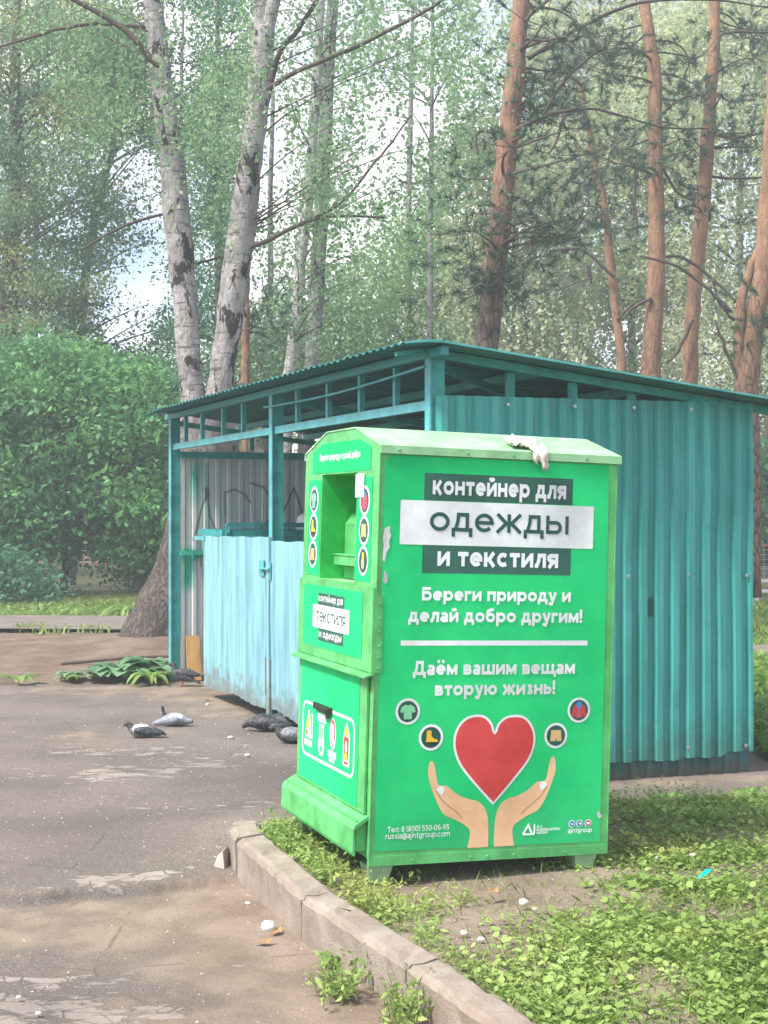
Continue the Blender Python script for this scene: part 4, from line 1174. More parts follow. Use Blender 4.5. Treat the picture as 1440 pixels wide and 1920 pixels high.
# ---- printed film, chute side (x runs from the far edge to the near edge)
fs_ = lambda x, y, z: L3(-.001 - z, D_ - x, y)
P = Print(fs_); P.poly([(D_-.962,1.668),(D_-.119,1.668),(D_-.115,1.769),(D_-.268,1.807),(D_-.802,1.808),(D_-.957,1.772)], M['poster'], 1)
h_ = P.build('header_film', box)
P = Print(fs_); P.text('Береги природу и делай добро', D_-.842, D_-.254, 1.727, .024, .26, M['white'], 3); P.build('lettering', h_)
for x0_, x1_, dr in ((D_-1.013, D_-.818, ((1.541, shirt, 'mint'), (1.41, boot, 'yellow'), (1.279, shorts, 'tan'))), (D_-.288, D_-.086, ((1.533, jacket, 'pink'), (1.402, shorts, 'tan'), (1.269, dress, 'tan')))):
    P = Print(fs_); P.rect(x0_, 1.178, x1_, 1.637, M['poster'], 1); st = P.build('side_strip', box)
    for y, d_, mm in dr: badge(fs_, 'badge', st, (x0_ + x1_) / 2 + .01 * (x0_ > .5), y, .066, d_, M[mm])
P = Print(fs_); P.rect(D_-.295, 1.548, D_-.182, 1.652, M['white'], 8); P.build('paper_notice', box)
fp = lambda x, y, z: L3(-.017 - z, D_ - x, y)
P = Print(fp); P.rect(D_-.99,.842,D_-.127,1.133,M['poster'],1); p2 = P.build('panel_film', box)
P = Print(fp); P.rect(D_-.756,1.043,D_-.370,1.10,M['dark_green'],2); P.rect(D_-.743,.875,D_-.372,.932,M['dark_green'],2); P.rect(D_-.834,.9335,D_-.294,1.043,M['white'],3,.008); P.build('banner', p2)
P = Print(fp); P.text('контейнер для',D_-.745,D_-.382,1.060,.026,.24,M['white'],5); P.build('lettering', p2)
P = Print(fp); P.text('текстиля',D_-.775,D_-.345,.965,.047,.13,M['ink'],5); P.build('lettering', p2)
P = Print(fp); P.text('и одежды',D_-.725,D_-.39,.892,.027,.26,M['white'],5); P.build('lettering', p2)
fd = lambda x, y, z: L3(-.015 - z, D_ - x, y)
P = Print(fd); P.rect(D_-1.0,.197,D_-.138,.768,M['poster'],1); p3 = P.build('door_film', door)
P = Print(fd)
rr = arc(D_-.238, .515, .05, .05, 0, 90, 6) + arc(D_-.90, .515, .05, .05, 90, 180, 6) + arc(D_-.90, .365, .05, .05, 180, 270, 6) + arc(D_-.238, .365, .05, .05, 270, 360, 6)
P.stroke(rr, .014, M['white'], 2, True); P.build('frame_line', p3)
x = D_ - .857; P = Print(lambda a, b, z, c=x: fd(c + (a - c) * .74, .445 + (b - .445) * .86, z))       # gold triangle logo with a small caption
P.poly([(x-.075,.39),(x+.085,.39),(x+.085,.53),(x+.055,.53),(x+.05,.45),(x+.01,.545),(x-.01,.545)],M['white'],2); P.poly([(x-.05,.44),(x,.53),(x+.045,.405),(x+.02,.405),(x-.0,.455),(x-.02,.44)],M['yellow'],3); P.poly([(x-.06,.405),(x+.0,.405),(x-.018,.432),(x-.052,.432)],M['skin_dark'],3); P.rect(x+.06,.41,x+.075,.52,M['dark_green'],3)
P.rect(x-.08,.345,x+.08,.378,M['white'],2); P.build('logo', p3)
x = D_ - .655; P = Print(lambda a, b, z, c=x: fd(c + (a - c) * .74, .445 + (b - .445) * .86, z))       # green crest under a caption
P.rect(x-.085,.505,x+.085,.548,M['white'],2); P.poly([(x-.05,.495),(x+.05,.495),(x+.05,.42),(x+.06,.37),(x+.03,.325),(x-.03,.325),(x-.06,.37),(x-.05,.42)],M['white'],2); P.poly([(x-.035,.48),(x+.035,.48),(x+.035,.43),(x,.405),(x-.035,.43)],M['mint'],3); P.poly([(x-.03,.39),(x,.37),(x+.03,.39),(x+.02,.345),(x-.02,.345)],M['poster'],3); P.build('crest', p3)
x = D_ - .488; P = Print(lambda a, b, z, c=x: fd(c + (a - c) * .74, .445 + (b - .445) * .86, z))       # striped red and blue globe over a caption
P.disc(x,.47,.062,M['white'],2,.085); P.stroke(arc(x,.475,.042,.06,110,-40,10),.018,M['red'],3); P.stroke([(x-.03,.47),(x+.035,.41)],.010,M['blue'],3); P.stroke([(x-.03,.435),(x+.02,.395)],.010,M['blue'],4); P.rect(x-.08,.345,x+.08,.378,M['white'],3); P.rect(x-.055,.318,x+.05,.343,M['white'],3); P.build('logo', p3)
x = D_ - .292; P = Print(lambda a, b, z, c=x: fd(c + (a - c) * .74, .445 + (b - .445) * .86, z))       # red shield below a gold crown
P.poly([(x-.06,.335),(x+.06,.335),(x+.06,.50),(x+.03,.53),(x,.565),(x-.03,.53),(x-.06,.50)],M['white'],2); P.rect(x-.045,.375,x+.045,.485,M['red'],3); P.disc(x,.435,.022,M['white'],4,.032); P.poly([(x-.03,.49),(x+.03,.49),(x+.035,.52),(x,.54),(x-.035,.52)],M['yellow'],4); P.disc(x,.385,.035,M['yellow'],4,.02); P.rect(x-.035,.345,x+.035,.358,M['red'],3); P.build('crest', p3)

# rag lying over the lid's edge
def ragmesh():
    V = []; F = []; nu, nv = 26, 20
    for i in range(nu + 1):
        for j in range(nv + 1):
            a = i / nu; b = j / nv
            u = .625 + .155 * a
            # b 0..1 runs down the slope then over the lip
            hang = .055 + .02 * math.sin(a * 9) if a > .55 else -.02
            L = b * (.20 + max(0, hang))
            wv = .012 * math.sin(a * 21 + b * 4) + .010 * math.sin(a * 11 - b * 9) + .006 * math.sin(b * 30 + a * 5)
            if L < .19:
                vv = .18 - L; ww = 1.770 + (vv + .014) * .2738 + .010 + abs(wv) * 1.1
            else:
                vv = -.018 - abs(wv) * .9; ww = 1.772 - (L - .19) + .004
            u += .02 * (b - .5) * (a - .5) + wv * .4
            V.append(L3(u, vv, ww))
    for i in range(nu):
        for j in range(nv):
            a = (i + .5) / nu; b = (j + .5) / nv
            if (a - .55) ** 2 / .34 + (b - .62) ** 2 / .30 > 1.0 and not (a > .58 and b > .55): continue
            if a < .5 and b > .82: continue
            if .70 < a < .76 and b > .90: continue
            F.append((i*(nv+1)+j, (i+1)*(nv+1)+j, (i+1)*(nv+1)+j+1, i*(nv+1)+j+1))
    o = raw('rag', [box.matrix_world @ v for v in V], F, M['cloth'], None, None, True)
    md = o.modifiers.new('thickness', 'SOLIDIFY'); md.thickness = .003
    return o
box.matrix_world = Matrix.Translation(CO - CW * FT) @ Matrix(((CU.x, CV.x, CW.x, 0), (CU.y, CV.y, CW.y, 0), (CU.z, CV.z, CW.z, 0), (0, 0, 0, 1)))
o = ragmesh(); tag(o, 'crumpled dirty white rag hanging over the edge of the green container lid', 'rag')

# ------------------------------------------------------------------ foliage
HOLES = [(285,530,75,72,.90),(235,610,62,48,.8),(345,110,26,60,.85),(505,290,34,150,.93),(480,520,40,40,.75),(730,240,70,75,.85),(795,210,36,60,.85),(705,330,55,45,.75),(770,45,55,42,.8),(640,30,30,60,.7),(690,430,40,40,.6),(235,330,40,60,.6),(600,130,40,120,.5),(430,590,30,40,.5),(415,60,40,40,.5),(560,520,30,50,.4)]
def to_px(P):
    return 720 + P[:, 0] / P[:, 1] * 2750, 960 - (P[:, 2] - CAM_Z) / P[:, 1] * 2750

def thin(P, k=1.0):
    """gaps in the crowns where the sky shows"""
    x, y = to_px(P)
    keep = np.ones(len(P))
    for cx, cy, rx, ry, d in HOLES:
        q = ((x - cx) / rx) ** 2 + ((y - cy) / ry) ** 2
        keep *= 1 - d * k * np.exp(-q ** 2)
    return P[rng.random(len(P)) < keep]

def region(poly, n, Y0, Y1):
    """n points inside an outline at distances Y0..Y1"""
    P = np.array(poly, float); out = []
    lo, hi = P.min(0), P.max(0)
    while len(out) < n:
        q = lo + rng.random((n * 2, 2)) * (hi - lo)
        q = q[inside(q[:, 0], q[:, 1], P)]
        out += list(q)
    out = np.array(out[:n]); Y = Y0 + rng.random(n) * (Y1 - Y0)
    return np.stack([(out[:, 0] - 720) / 2750 * Y, Y, CAM_Z - (out[:, 1] - 960) / 2750 * Y], 1)

def unit(v): return v / (np.linalg.norm(v, axis=-1, keepdims=True) + 1e-9)

def leaf_faces(P, size, droop=.6, aspect=.55, flat=0.0, var=.42):
    """one four-cornered folded leaf per point"""
    n = len(P)
    d = rng.normal(size=(n, 3)); d[:, 2] = d[:, 2] * .6 - droop
    d = unit(d)
    q = rng.normal(size=(n, 3)); q[:, 2] += flat * 2.5
    w = unit(np.cross(d, q)); nn = np.cross(w, d)
    L = (size * (1 + var * rng.normal(size=n)).clip(.45, 1.8))[:, None]
    a = P; b = P + d * L * .45 + w * L * aspect * .5 + nn * L * .08
    c = P + d * L; e = P + d * L * .45 - w * L * aspect * .5 + nn * L * .08
    return np.stack([a, b, c, e], 1).reshape(-1, 3)

def tint_of(n, base=0.5, spread=.28): return np.clip(base + spread * rng.normal(size=n), 0, 1)

def hang_strings(C, r, k, length, step):
    """birch: thin strings of leaves hanging round each centre"""
    n = len(C)
    S = np.repeat(C, k, 0) + rng.normal(size=(n * k, 3)) * r * [1, 1, .6]
    L = length * (.4 + rng.random(n * k))
    m = int(length * 1.4 / step)
    T = np.arange(m) * step
    sway = rng.normal(size=(n * k, 2)) * .25
    out = []
    for j in range(m):
        ok = T[j] < L
        p = S[ok].copy(); p[:, 2] -= T[j]
        p[:, :2] += sway[ok] * T[j] + rng.normal(size=(ok.sum(), 2)) * .035
        p[:, 2] += rng.normal(size=ok.sum()) * .02
        out.append(p)
    return np.concatenate(out), S, L

def clumps(C, n, r, flat=.45):
    k = len(C)
    P = np.repeat(C, n, 0) + rng.normal(size=(k * n, 3)) * r * np.array([1, 1, flat])
    return P

def bez(p, q, r, n=7):
    return [(p * (1-t)**2 + q * 2*t*(1-t) + r * t*t) for t in [i / (n - 1) for i in range(n)]]

def limbs_to(mb, trunk, C, r0, r1, sag=.15, every=1, wob=.25, n=7, rise=.5):
    """curved branches from the trunk line to each foliage centre"""
    T = [Vector(p) for p in trunk]
    for i in range(0, len(C), every):
        c = Vector(C[i])
        best = min(T, key=lambda t: abs((c.z - t.z) - rise * (Vector((c.x - t.x, c.y - t.y)).length)) + .2 * (c - t).length)
        mid = best.lerp(c, .5) + Vector((random.uniform(-wob, wob), random.uniform(-wob, wob), sag * (c - best).length + random.uniform(-wob, wob) * .5))
        pts = bez(best, mid, c, n)
        mb.tube(pts, [r0 + (r1 - r0) * (j / (n - 1)) ** .7 for j in range(n)], 5, 0, False)

def densify(pts, rad, n, wob=0.0):
    """smooth a trunk line given by a few points"""
    P = smooth3([Vector(p) for p in pts], n); k = len(P)
    rr = np.interp(np.linspace(0, len(rad) - 1, k), np.arange(len(rad)), rad)
    if wob:
        for i in range(1, k): P[i] = P[i] + Vector((random.uniform(-wob, wob), random.uniform(-wob, wob), 0))
    return P, list(rr)
def smooth3(pts, n):
    q = [pts[0]] + pts + [pts[-1]]; out = []
    for i in range(1, len(q) - 2):
        p0, p1, p2, p3 = q[i-1], q[i], q[i+1], q[i+2]
        for j in range(n):
            t = j / n
            out.append(.5 * ((2*p1) + (p2 - p0) * t + (2*p0 - 5*p1 + 4*p2 - p3) * t*t + (-p0 + 3*p1 - 3*p2 + p3) * t**3))
    out.append(pts[-1]); return out

def tree(name, label, group=None, cat='tree'):
    o = empty(name); tag(o, label, cat, group); return o

def trunk_part(parent, lines, m, sides=14, name='trunk', rough=.03):
    mb = MB()
    for pts, rad in lines: mb.tube(pts, rad, sides, 0, True, rough)
    o = mb.build(name, m, None, True)
    o.parent = parent; o.matrix_parent_inverse = Matrix.Translation(-parent.location)
    return o
def adopt(o, parent):
    o.parent = parent; o.matrix_parent_inverse = Matrix.Translation(-parent.location); return o
def px_line(pts, Y):
    """trunk line through photo points (x, y, width in pixels) at distance Y"""
    return [at(x, y, Y) for x, y, w in pts], [w / 2 * Y / 2750 for x, y, w in pts]

# ---- the big twin-stemmed birch behind the shelter
Y = 18.5
T = tree('birch_tree', 'large twin-stemmed birch with a flared dark base behind the shelter')
T.location = at(335, 1205, Y) * 1.0; T.location.z = 0
def roots(line, rad, m):
    """flared foot: radius modulated into buttresses"""
    V = []; F = []; n = 40
    for i, p in enumerate(line):
        for k in range(n):
            t = 2 * PI * k / n
            fl = max(0, 1 - i / 9) ** 2
            r = rad[i] * (1 + fl * (.20 * math.sin(t * 5 + 1) + .12 * math.sin(t * 9)) + .06 * (float(fbm(np.array(t * 3), np.array(p.z * 3.), 91)) - .5) * 2 + random.uniform(-.02, .02))
            V.append(p + Vector((math.cos(t) * r, math.sin(t) * r, 0)))
    for i in range(len(line) - 1):
        for k in range(n): F.append((i*n+k, i*n+(k+1) % n, (i+1)*n+(k+1) % n, (i+1)*n+k))
    return V, F
base_px = [(325,1232,262),(333,1190,222),(345,1140,190),(358,1090,164),(368,1040,144),(376,990,130),(382,930,120),(386,870,116),(388,810,116),(388,765,112)]
bl, br_ = px_line(base_px, Y); bl, br_ = densify(bl, br_, 3)
V, F = roots(bl, br_, 0)
adopt(raw('trunk', V, F, M['birch'], None, None, True), T)
sA = [(372,800,54),(362,740,46),(357,700,45),(352,640,45),(346,560,46),(338,470,50),(331,400,51),(320,280,45),(308,200,41),(299,120,39),(287,0,37),(276,-110,34),(262,-260,28)]
sB = [(402,800,56),(410,740,52),(417,700,48),(425,640,48),(436,560,51),(450,460,52),(458,400,52),(468,320,46),(476,250,42),(486,160,42),(491,90,44),(493,50,46)]
sB1 = [(492,70,34),(488,0,28),(480,-100,24),(470,-240,18)]; sB2 = [(494,70,34),(512,0,28),(528,-100,24),(545,-230,18)]
LA, RA = densify(*px_line(sA, Y), 4, .008); LB, RB = densify(*px_line(sB, Y), 4, .012)
LB1, RB1 = densify(*px_line(sB1, Y), 3); LB2, RB2 = densify(*px_line(sB2, Y), 3)
o = trunk_part(T, [(LA, RA)], M['birch'], 18, 'stem', .04)
trunk_part(T, [(LB, RB), (LB1, RB1), (LB2, RB2)], M['birch'], 18, 'stem', .05)
Br = [([(300,125,9),(280,108,14),(245,65,12),(195,30,11),(140,0,10),(80,-40,8)], Y - .3), ([(285,48,8),(262,50,8),(180,44,7),(110,55,6),(60,70,5),(0,88,4)], Y + .2),
      ([(470,462,10),(500,452,9),(560,422,8),(620,405,6),(720,408,4)], Y - .2), ([(500,170,10),(545,140,9),(620,108,9),(700,72,8),(790,25,7),(860,-20,5)], Y - .4),
      ([(478,300,9),(520,110,10),(560,55,9),(600,-10,8)], Y + .3), ([(560,422,5),(640,380,5),(690,320,5),(735,265,4),(770,215,3)], Y - .2), ([(335,395,6),(240,420,5),(150,470,4)], Y + .4), ([(352,500,5),(420,480,4)], Y + .3)]
mb = MB()
for pts, yy in Br:
    l_, r__ = densify(*px_line(pts, yy), 4, .01); mb2 = MB(); mb2.tube(l_, r__, 7, 0, True, .05); adopt(mb2.build('branch', M['twig'], None, True), T)
C = np.concatenate([thin(region([(470,-60),(900,-60),(880,120),(840,330),(700,380),(640,430),(520,430),(500,200)], 48, 16.8, 20.0)), thin(region([(370,120),(470,120),(440,420),(380,470)], 16, 18.8, 21)), thin(region([(40,-40),(270,-40),(300,200),(120,160)], 16, 17.5, 20))])
limbs_to(mb, LA[8:] + LB[8:], C, .014, .004, .1, 3)
adopt(mb.build('branch', M['twig'], None, True), T)
C = np.concatenate([C, region([(290,-40),(500,-40),(480,260),(320,300)], 9, 17.0, 17.9)])
Pl, S_, L_ = hang_strings(C, .36, 13, 1.0, .045)
Pl = thin(Pl, .9)
adopt(quads('crown', leaf_faces(Pl, .048, .7, .7), 4, M['lf_birch'], None, tint_of(len(Pl))), T)

# ---- pair of birches farther back
Y = 27
for lab, pts, mt in (('slim far birch with white and black bark, left of a closely standing pair', [(538,740,24),(545,690,23),(551,620,23),(556,560,23),(564,480,22),(575,400,22),(588,220,20),(598,60,18),(604,-60,16)], 'birch_far'),
                     ('dark barked far birch, right of a closely standing pair', [(578,740,31),(584,680,30),(590,600,29),(594,540,29),(600,440,28),(606,330,28),(612,200,26),(620,60,23),(628,-60,20)], 'birch_dark')):
    T = tree('birch_tree', lab); l_, r__ = densify(*px_line([(pts[0][0]-8, 1023, pts[0][2]+4)] + pts, Y), 3, .01)
    T.location = (l_[0].x, Y, 0)
    trunk_part(T, [(l_, r__)], M[mt], 12, 'trunk', .04)
    C = thin(region([(470,-60),(760,-60),(720,420),(640,640),(500,640),(520,300)], 34, Y - 1.6, Y + 1.6))
    mb = MB(); limbs_to(mb, l_[8:], C, .022, .006, .12, 1); adopt(mb.build('branch', M['twig'], None, True), T)
    Pl, S_, L_ = hang_strings(C, .44, 14, 1.0, .06); Pl = thin(Pl, 1)
    adopt(quads('crown', leaf_faces(Pl, .06, .6, .7), 4, M['lf_birch'], None, tint_of(len(Pl))), T)
    Y += .6

# ---- pines
def tuft_needles(C, A, n, L, w):
    """needles standing out round shoot tips; A = shoot directions"""
    k = len(C)
    d = unit(np.repeat(A, n, 0) * .9 + rng.normal(size=(k * n, 3)) * .75)
    p = np.repeat(C, n, 0) + np.repeat(A, n, 0) * (rng.random((k * n, 1)) * .16 - .08)
    s = unit(np.cross(d, rng.normal(size=(k * n, 3)))) * w / 2
    Ln = L * (.7 + .5 * rng.random((k * n, 1)))
    return np.stack([p - s, p + s, p + d * Ln], 1).reshape(-1, 3)

def pine(label, pts, Y, mt, regs, bare=(), ntuft=15, group='pines behind the shelter', nm=None, fork=None):
    T = tree('pine_tree', label, group)
    l_, r__ = densify(*px_line(pts, Y), 4, .012)
    T.location = (l_[0].x, Y, 0)
    trunk_part(T, [(l_, r__)] + ([densify(*px_line(fork, Y), 4, .012)] if fork else []), M[mt], 14, 'trunk', .05)
    mb = MB()
    for b in bare:
        bl_, br = densify(*px_line(b, Y + random.uniform(-.3, .3)), 4, .02); mb2 = MB(); mb2.tube(bl_, br, 6, 0, True, .1); adopt(mb2.build('branch', M['twig'], None, True), T)
    Cs = [region(p, n, Y - d, Y + d) for p, n, d in regs]
    if Cs:
        C = np.concatenate(Cs); limbs_to(mb, l_[4:], C, .030, .008, .10, 1, .3, 8, .05)
        S = np.repeat(C, ntuft, 0) + rng.normal(size=(len(C) * ntuft, 3)) * [.42, .42, .26]
        A = unit(S - np.repeat(C, ntuft, 0) + rng.normal(size=S.shape) * .2 + [0, 0, .12])
        # twiglets carrying the tufts
        for i in range(0, len(S), 2):
            c = Vector(C[i // ntuft]); e = Vector(S[i]); mb.tube([c, c.lerp(e, .5) + Vector((0, 0, -.05)), e], [.008, .006, .004], 4, 0, False)
    if mb.v: adopt(mb.build('branch', M['twig'], None, True), T)
    if Cs: adopt(quads('crown', tuft_needles(S, A, 52, .135, .010), 3, M[nm or 'needle'], None, tint_of(len(S) * 52)), T)
    return T
pine('leaning pine with a dark grey lower trunk, nearest behind the shelter roof', [(893,1130,62),(903,800,54),(908,690,48),(912,640,46),(922,560,46),(934,440,44),(945,330,42),(955,240,40),(964,150,36),(974,50,33),(980,-20,31),(992,-150,26)], 21.5, 'pine',
     [([(990,40),(1130,40),(1100,200),(1000,190)], 7, 1.2), ([(940,180),(1120,260),(1090,420),(960,430)], 10, 1.5), ([(840,330),(950,330),(950,560),(860,560)], 10, 1.2), ([(990,420),(1090,420),(1080,520),(1000,500)], 4, 1)],
     [[(968,245,9),(1000,225,8),(1050,210,7),(1120,205,5),(1240,238,4),(1330,240,3)], [(965,235,13),(975,210,10),(985,190,6)], [(990,110,9),(1040,80,8),(1110,40,7),(1200,5,6),(1330,0,4),(1440,14,3)], [(930,250,7),(900,245,7),(893,262,5),(898,290,4)], [(982,40,9),(1010,15,7),(1040,-15,5)], [(960,265,6),(1000,240,5),(1060,150,5),(1140,80,4)]])
pine('straight orange pine, second from the right among the pines behind the shelter', [(1224,1120,44),(1222,800,40),(1220,690,38),(1224,620,36),(1230,520,33),(1232,430,31),(1231,330,29),(1229,230,27),(1227,140,25),(1216,60,23),(1208,0,21),(1196,-120,18)], 26, 'pine2',
     [([(1110,60),(1200,60),(1190,170),(1130,170)], 6, 1.5), ([(1240,80),(1320,110),(1310,290),(1250,290)], 8, 1.5), ([(1130,250),(1220,250),(1210,340),(1140,340)], 4, 1.5)],
     [[(1228,350,6),(1200,300,5),(1190,360,4),(1195,440,4)], [(1226,100,6),(1180,90,5),(1150,95,4)], [(1232,300,6),(1270,360,5),(1300,375,3)], [(1222,560,8),(1190,575,6),(1165,600,4)], [(1228,490,6),(1270,480,6),(1320,510,6),(1390,575,4)]])
pine('orange pine with a gently bent trunk, behind the right end of the shelter roof', [(1296,1120,40),(1296,800,34),(1294,720,30),(1296,620,29),(1302,540,28),(1310,460,28),(1318,380,27),(1325,280,26),(1332,190,24),(1338,100,22),(1340,0,19),(1344,-120,16)], 27, 'pine2',
     [([(1350,20),(1450,20),(1450,120),(1360,120)], 4, 1.5), ([(1350,160),(1440,180),(1440,300),(1360,300)], 5, 1.5), ([(1250,330),(1300,330),(1300,420),(1250,420)], 4, 1)],
     [[(1342,75,7),(1370,60,6),(1440,62,4)], [(1318,430,7),(1332,400,6),(1320,330,5)], [(1330,250,6),(1380,258,5),(1440,247,4)], [(1325,330,6),(1380,335,5),(1440,332,4)], [(1300,600,7),(1270,660,6),(1250,680,4)]])
pine('thin crooked pine between the leaning pine and the straight orange pine', [(1166,1120,24),(1166,760,20),(1165,690,18),(1162,640,17),(1152,560,16),(1145,500,16),(1138,430,15),(1128,360,14),(1115,310,13),(1105,240,12),(1095,205,10),(1090,150,8)], 29, 'pine2',
     [([(1060,270),(1150,260),(1140,400),(1080,420)], 7, 1.2), ([(1020,120),(1100,150),(1090,240),(1030,240)], 5, 1.2)],
     [[(1096,208,7),(1070,210,8),(1055,225,7),(1045,260,6),(1030,290,3)], [(1110,300,5),(1080,330,5),(1040,360,3)], [(1150,520,6),(1120,490,6),(1085,467,5),(1030,470,4)], [(1112,520,3),(1080,530,3),(1040,545,2)], [(1158,600,7),(1185,570,6),(1210,560,3)]])
pine('stout forked pine at the far right behind the shelter', [(1398,1120,60),(1398,800,52),(1400,730,44),(1408,660,40),(1418,590,38),(1428,520,37),(1436,440,36),(1444,340,34),(1452,200,32),(1460,0,28),(1466,-120,24)], 24, 'pine2',
     [([(1390,580),(1470,590),(1470,650),(1390,640)], 4, .8)],
     [[(1372,585,7),(1330,545,6),(1270,500,6),(1200,480,4)], [(1378,600,6),(1350,570,5),(1335,520,4)], [(1395,735,8),(1375,690,7),(1355,640,6),(1340,600,4)]], fork=[(1402,745,24),(1388,690,22),(1386,620,21),(1390,570,19),(1402,520,16),(1420,470,13),(1445,430,9)])
pine('small orange pine standing between the big birch stems and the far birches', [(462,1120,26),(462,800,22),(461,740,19),(460,690,18),(460,640,17),(461,595,15),(462,540,12),(463,470,8)], 25, 'pine2',
     [([(440,540),(500,540),(500,640),(470,640)], 3, 1.0)], [[(458,725,14),(444,722,13),(438,716,9)], [(466,665,4),(480,672,4),(490,690,3),(495,705,2)]])

# ---- broadleaf trees at the left
def broadleaf(name, label, group, trunk, Y, mt, regs, lf, nleaf, size, r=.5, flat=.45, droop=.5, lim=1, holes=1.0, cat='tree', aspect=.6, cname='crown', shoots=None):
    T = tree(name, label, group, cat)
    l_, r__ = densify(*px_line(trunk, Y), 4, .015); T.location = (l_[0].x, Y, 0)
    trunk_part(T, [(l_, r__)], M[mt], 12, 'trunk', .05)
    C = thin(np.concatenate([region(p, n, Y - d, Y + d) for p, n, d in regs]), holes)
    mb = MB(); limbs_to(mb, l_[3:], C, .03, .007, .10, lim, .25)
    if mb.v: adopt(mb.build('branch', M['twig'], None, True), T)
    Pl = thin(clumps(C, nleaf, r, flat), holes)
    if shoots is not None:
        B = region(shoots, 26, Y - 1.2, Y + 1.2)
        for b in B:
            h_ = random.uniform(.25, .85); d_ = np.array([random.gauss(0, .35), random.gauss(0, .35), 1.0])
            q = np.linspace(0, 1, 34)[:, None]; Pl = np.concatenate([Pl, b + q * h_ * d_ + rng.normal(size=(34, 3)) * .055])
    adopt(quads(cname, leaf_faces(Pl, size, droop, aspect, .4), 4, M[lf], None, tint_of(len(Pl))), T)
    return T
broadleaf('ash_tree', 'tall spreading tree with yellowing leaves at the left edge', None,
          [(10,1130,46),(12,800,38),(14,640,34),(20,480,30),(28,330,26),(30,150,20),(34,-60,14)], 34, 'trunk',
          [([(-110,-60),(250,-60),(270,120),(200,260),(225,420),(180,620),(-110,640)], 150, 2.2), ([(200,-60),(300,-60),(290,80),(240,220),(200,200)], 14, 1.5)], 'lf_maple', 430, .085, .40, .5, .7, 2)
broadleaf('ash_tree', 'slender leaning tree with open crown left of the big birch', None,
          [(130,1120,24),(140,820,20),(150,640,18),(165,480,15),(195,340,12),(222,230,9),(250,100,6)], 36, 'trunk',
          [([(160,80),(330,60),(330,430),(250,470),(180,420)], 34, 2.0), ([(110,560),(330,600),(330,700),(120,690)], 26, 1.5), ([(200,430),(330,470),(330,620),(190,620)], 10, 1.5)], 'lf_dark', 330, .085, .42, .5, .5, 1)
broadleaf('dark_tree', 'dense dark tree between the two birch stems', None,
          [(420,1110,26),(415,800,22),(412,500,18),(410,200,12),(408,-40,6)], 33, 'trunk',
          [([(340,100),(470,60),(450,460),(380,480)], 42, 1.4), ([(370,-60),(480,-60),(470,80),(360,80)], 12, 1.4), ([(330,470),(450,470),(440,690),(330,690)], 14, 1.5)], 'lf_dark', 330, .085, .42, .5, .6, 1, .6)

# ---- shrubs in front of them
for i, (lab, cx, w, top, Yb, n, lf) in enumerate((
        ('tall rounded shrub with glossy leaves at the left edge', -20, 230, 690, 30.0, 80, 'lf_shrub'),
        ('tallest broad shrub left of the shelter', 120, 240, 648, 31.0, 100, 'lf_shrub'),
        ('shrub beside the big birch trunk, left of the shelter post', 262, 160, 700, 30.4, 70, 'lf_shrub'))):
    reg = [([(cx-w/2,1040),(cx-w/2,top+90),(cx-w*.3,top+25),(cx-w*.05,top),(cx+w*.25,top+30),(cx+w/2,top+90),(cx+w/2,1040)], n, 1.5),
           ([(cx-w*.45,top+40),(cx-w*.1,top-25),(cx+w*.1,top-5),(cx+w*.2,top+20),(cx+w*.35,top+15),(cx+w*.45,top+80)], 14, 1.2), ([(cx+w*.35,top+90),(cx+w*.62,top+120),(cx+w*.6,top+300),(cx+w*.4,top+280)], 8, 1.0)]
    broadleaf('shrub', lab, None, [(cx,1120,16),(cx+4,1000,12),(cx+6,880,8),(cx,760,5)], Yb, 'trunk', reg, lf, 190, .135, .42, .42, .55, 2, 0, 'shrub', .5, 'foliage', [(cx-w*.45,top+70),(cx-w*.1,top+5),(cx+w*.3,top+35),(cx+w*.48,top+110),(cx+w*.3,top+110),(cx-w*.3,top+110)])
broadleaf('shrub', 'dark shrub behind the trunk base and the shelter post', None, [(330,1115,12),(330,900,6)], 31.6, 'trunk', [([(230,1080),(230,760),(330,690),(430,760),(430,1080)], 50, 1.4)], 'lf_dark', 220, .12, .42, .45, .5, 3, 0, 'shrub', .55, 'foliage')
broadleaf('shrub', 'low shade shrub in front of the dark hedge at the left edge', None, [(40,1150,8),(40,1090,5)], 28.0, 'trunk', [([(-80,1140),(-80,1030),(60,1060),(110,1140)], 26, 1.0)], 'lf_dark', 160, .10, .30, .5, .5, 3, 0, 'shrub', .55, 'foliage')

# ---- the wood behind: separate trees, each with its own crown
GB = 'trees standing behind the shelter'
def backtree(label, tx, tw, poly, n, Y, lf, mt='birch_dark', ns=16, size=.105, step=.075, ln=1.2):
    T = tree('birch_tree', label, GB)
    l_, r__ = densify(*px_line([(tx,1080,tw),(tx+4,800,tw*.9),(tx+6,500,tw*.7),(tx+10,200,tw*.5),(tx+14,-80,tw*.3)], Y), 4, .02)
    T.location = (l_[0].x, Y, 0); trunk_part(T, [(l_, r__)], M[mt], 9, 'trunk', .05)
    C = thin(region(poly, n, Y - 2.2, Y + 2.2)); mb = MB(); limbs_to(mb, l_[4:], C, .03, .008, .12, 2)
    adopt(mb.build('branch', M['twig'], None, True), T)
    Pl, S_, L_ = hang_strings(C, .55, ns, ln, step); Pl = thin(Pl, 1)
    adopt(quads('crown', leaf_faces(Pl, size, .5, .75), 4, M[lf], None, tint_of(len(Pl))), T)
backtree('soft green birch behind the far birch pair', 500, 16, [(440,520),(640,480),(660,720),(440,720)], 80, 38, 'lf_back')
backtree('pale birch behind the leaning pine, left side', 760, 18, [(650,440),(860,300),(900,720),(650,720)], 110, 40, 'lf_back')
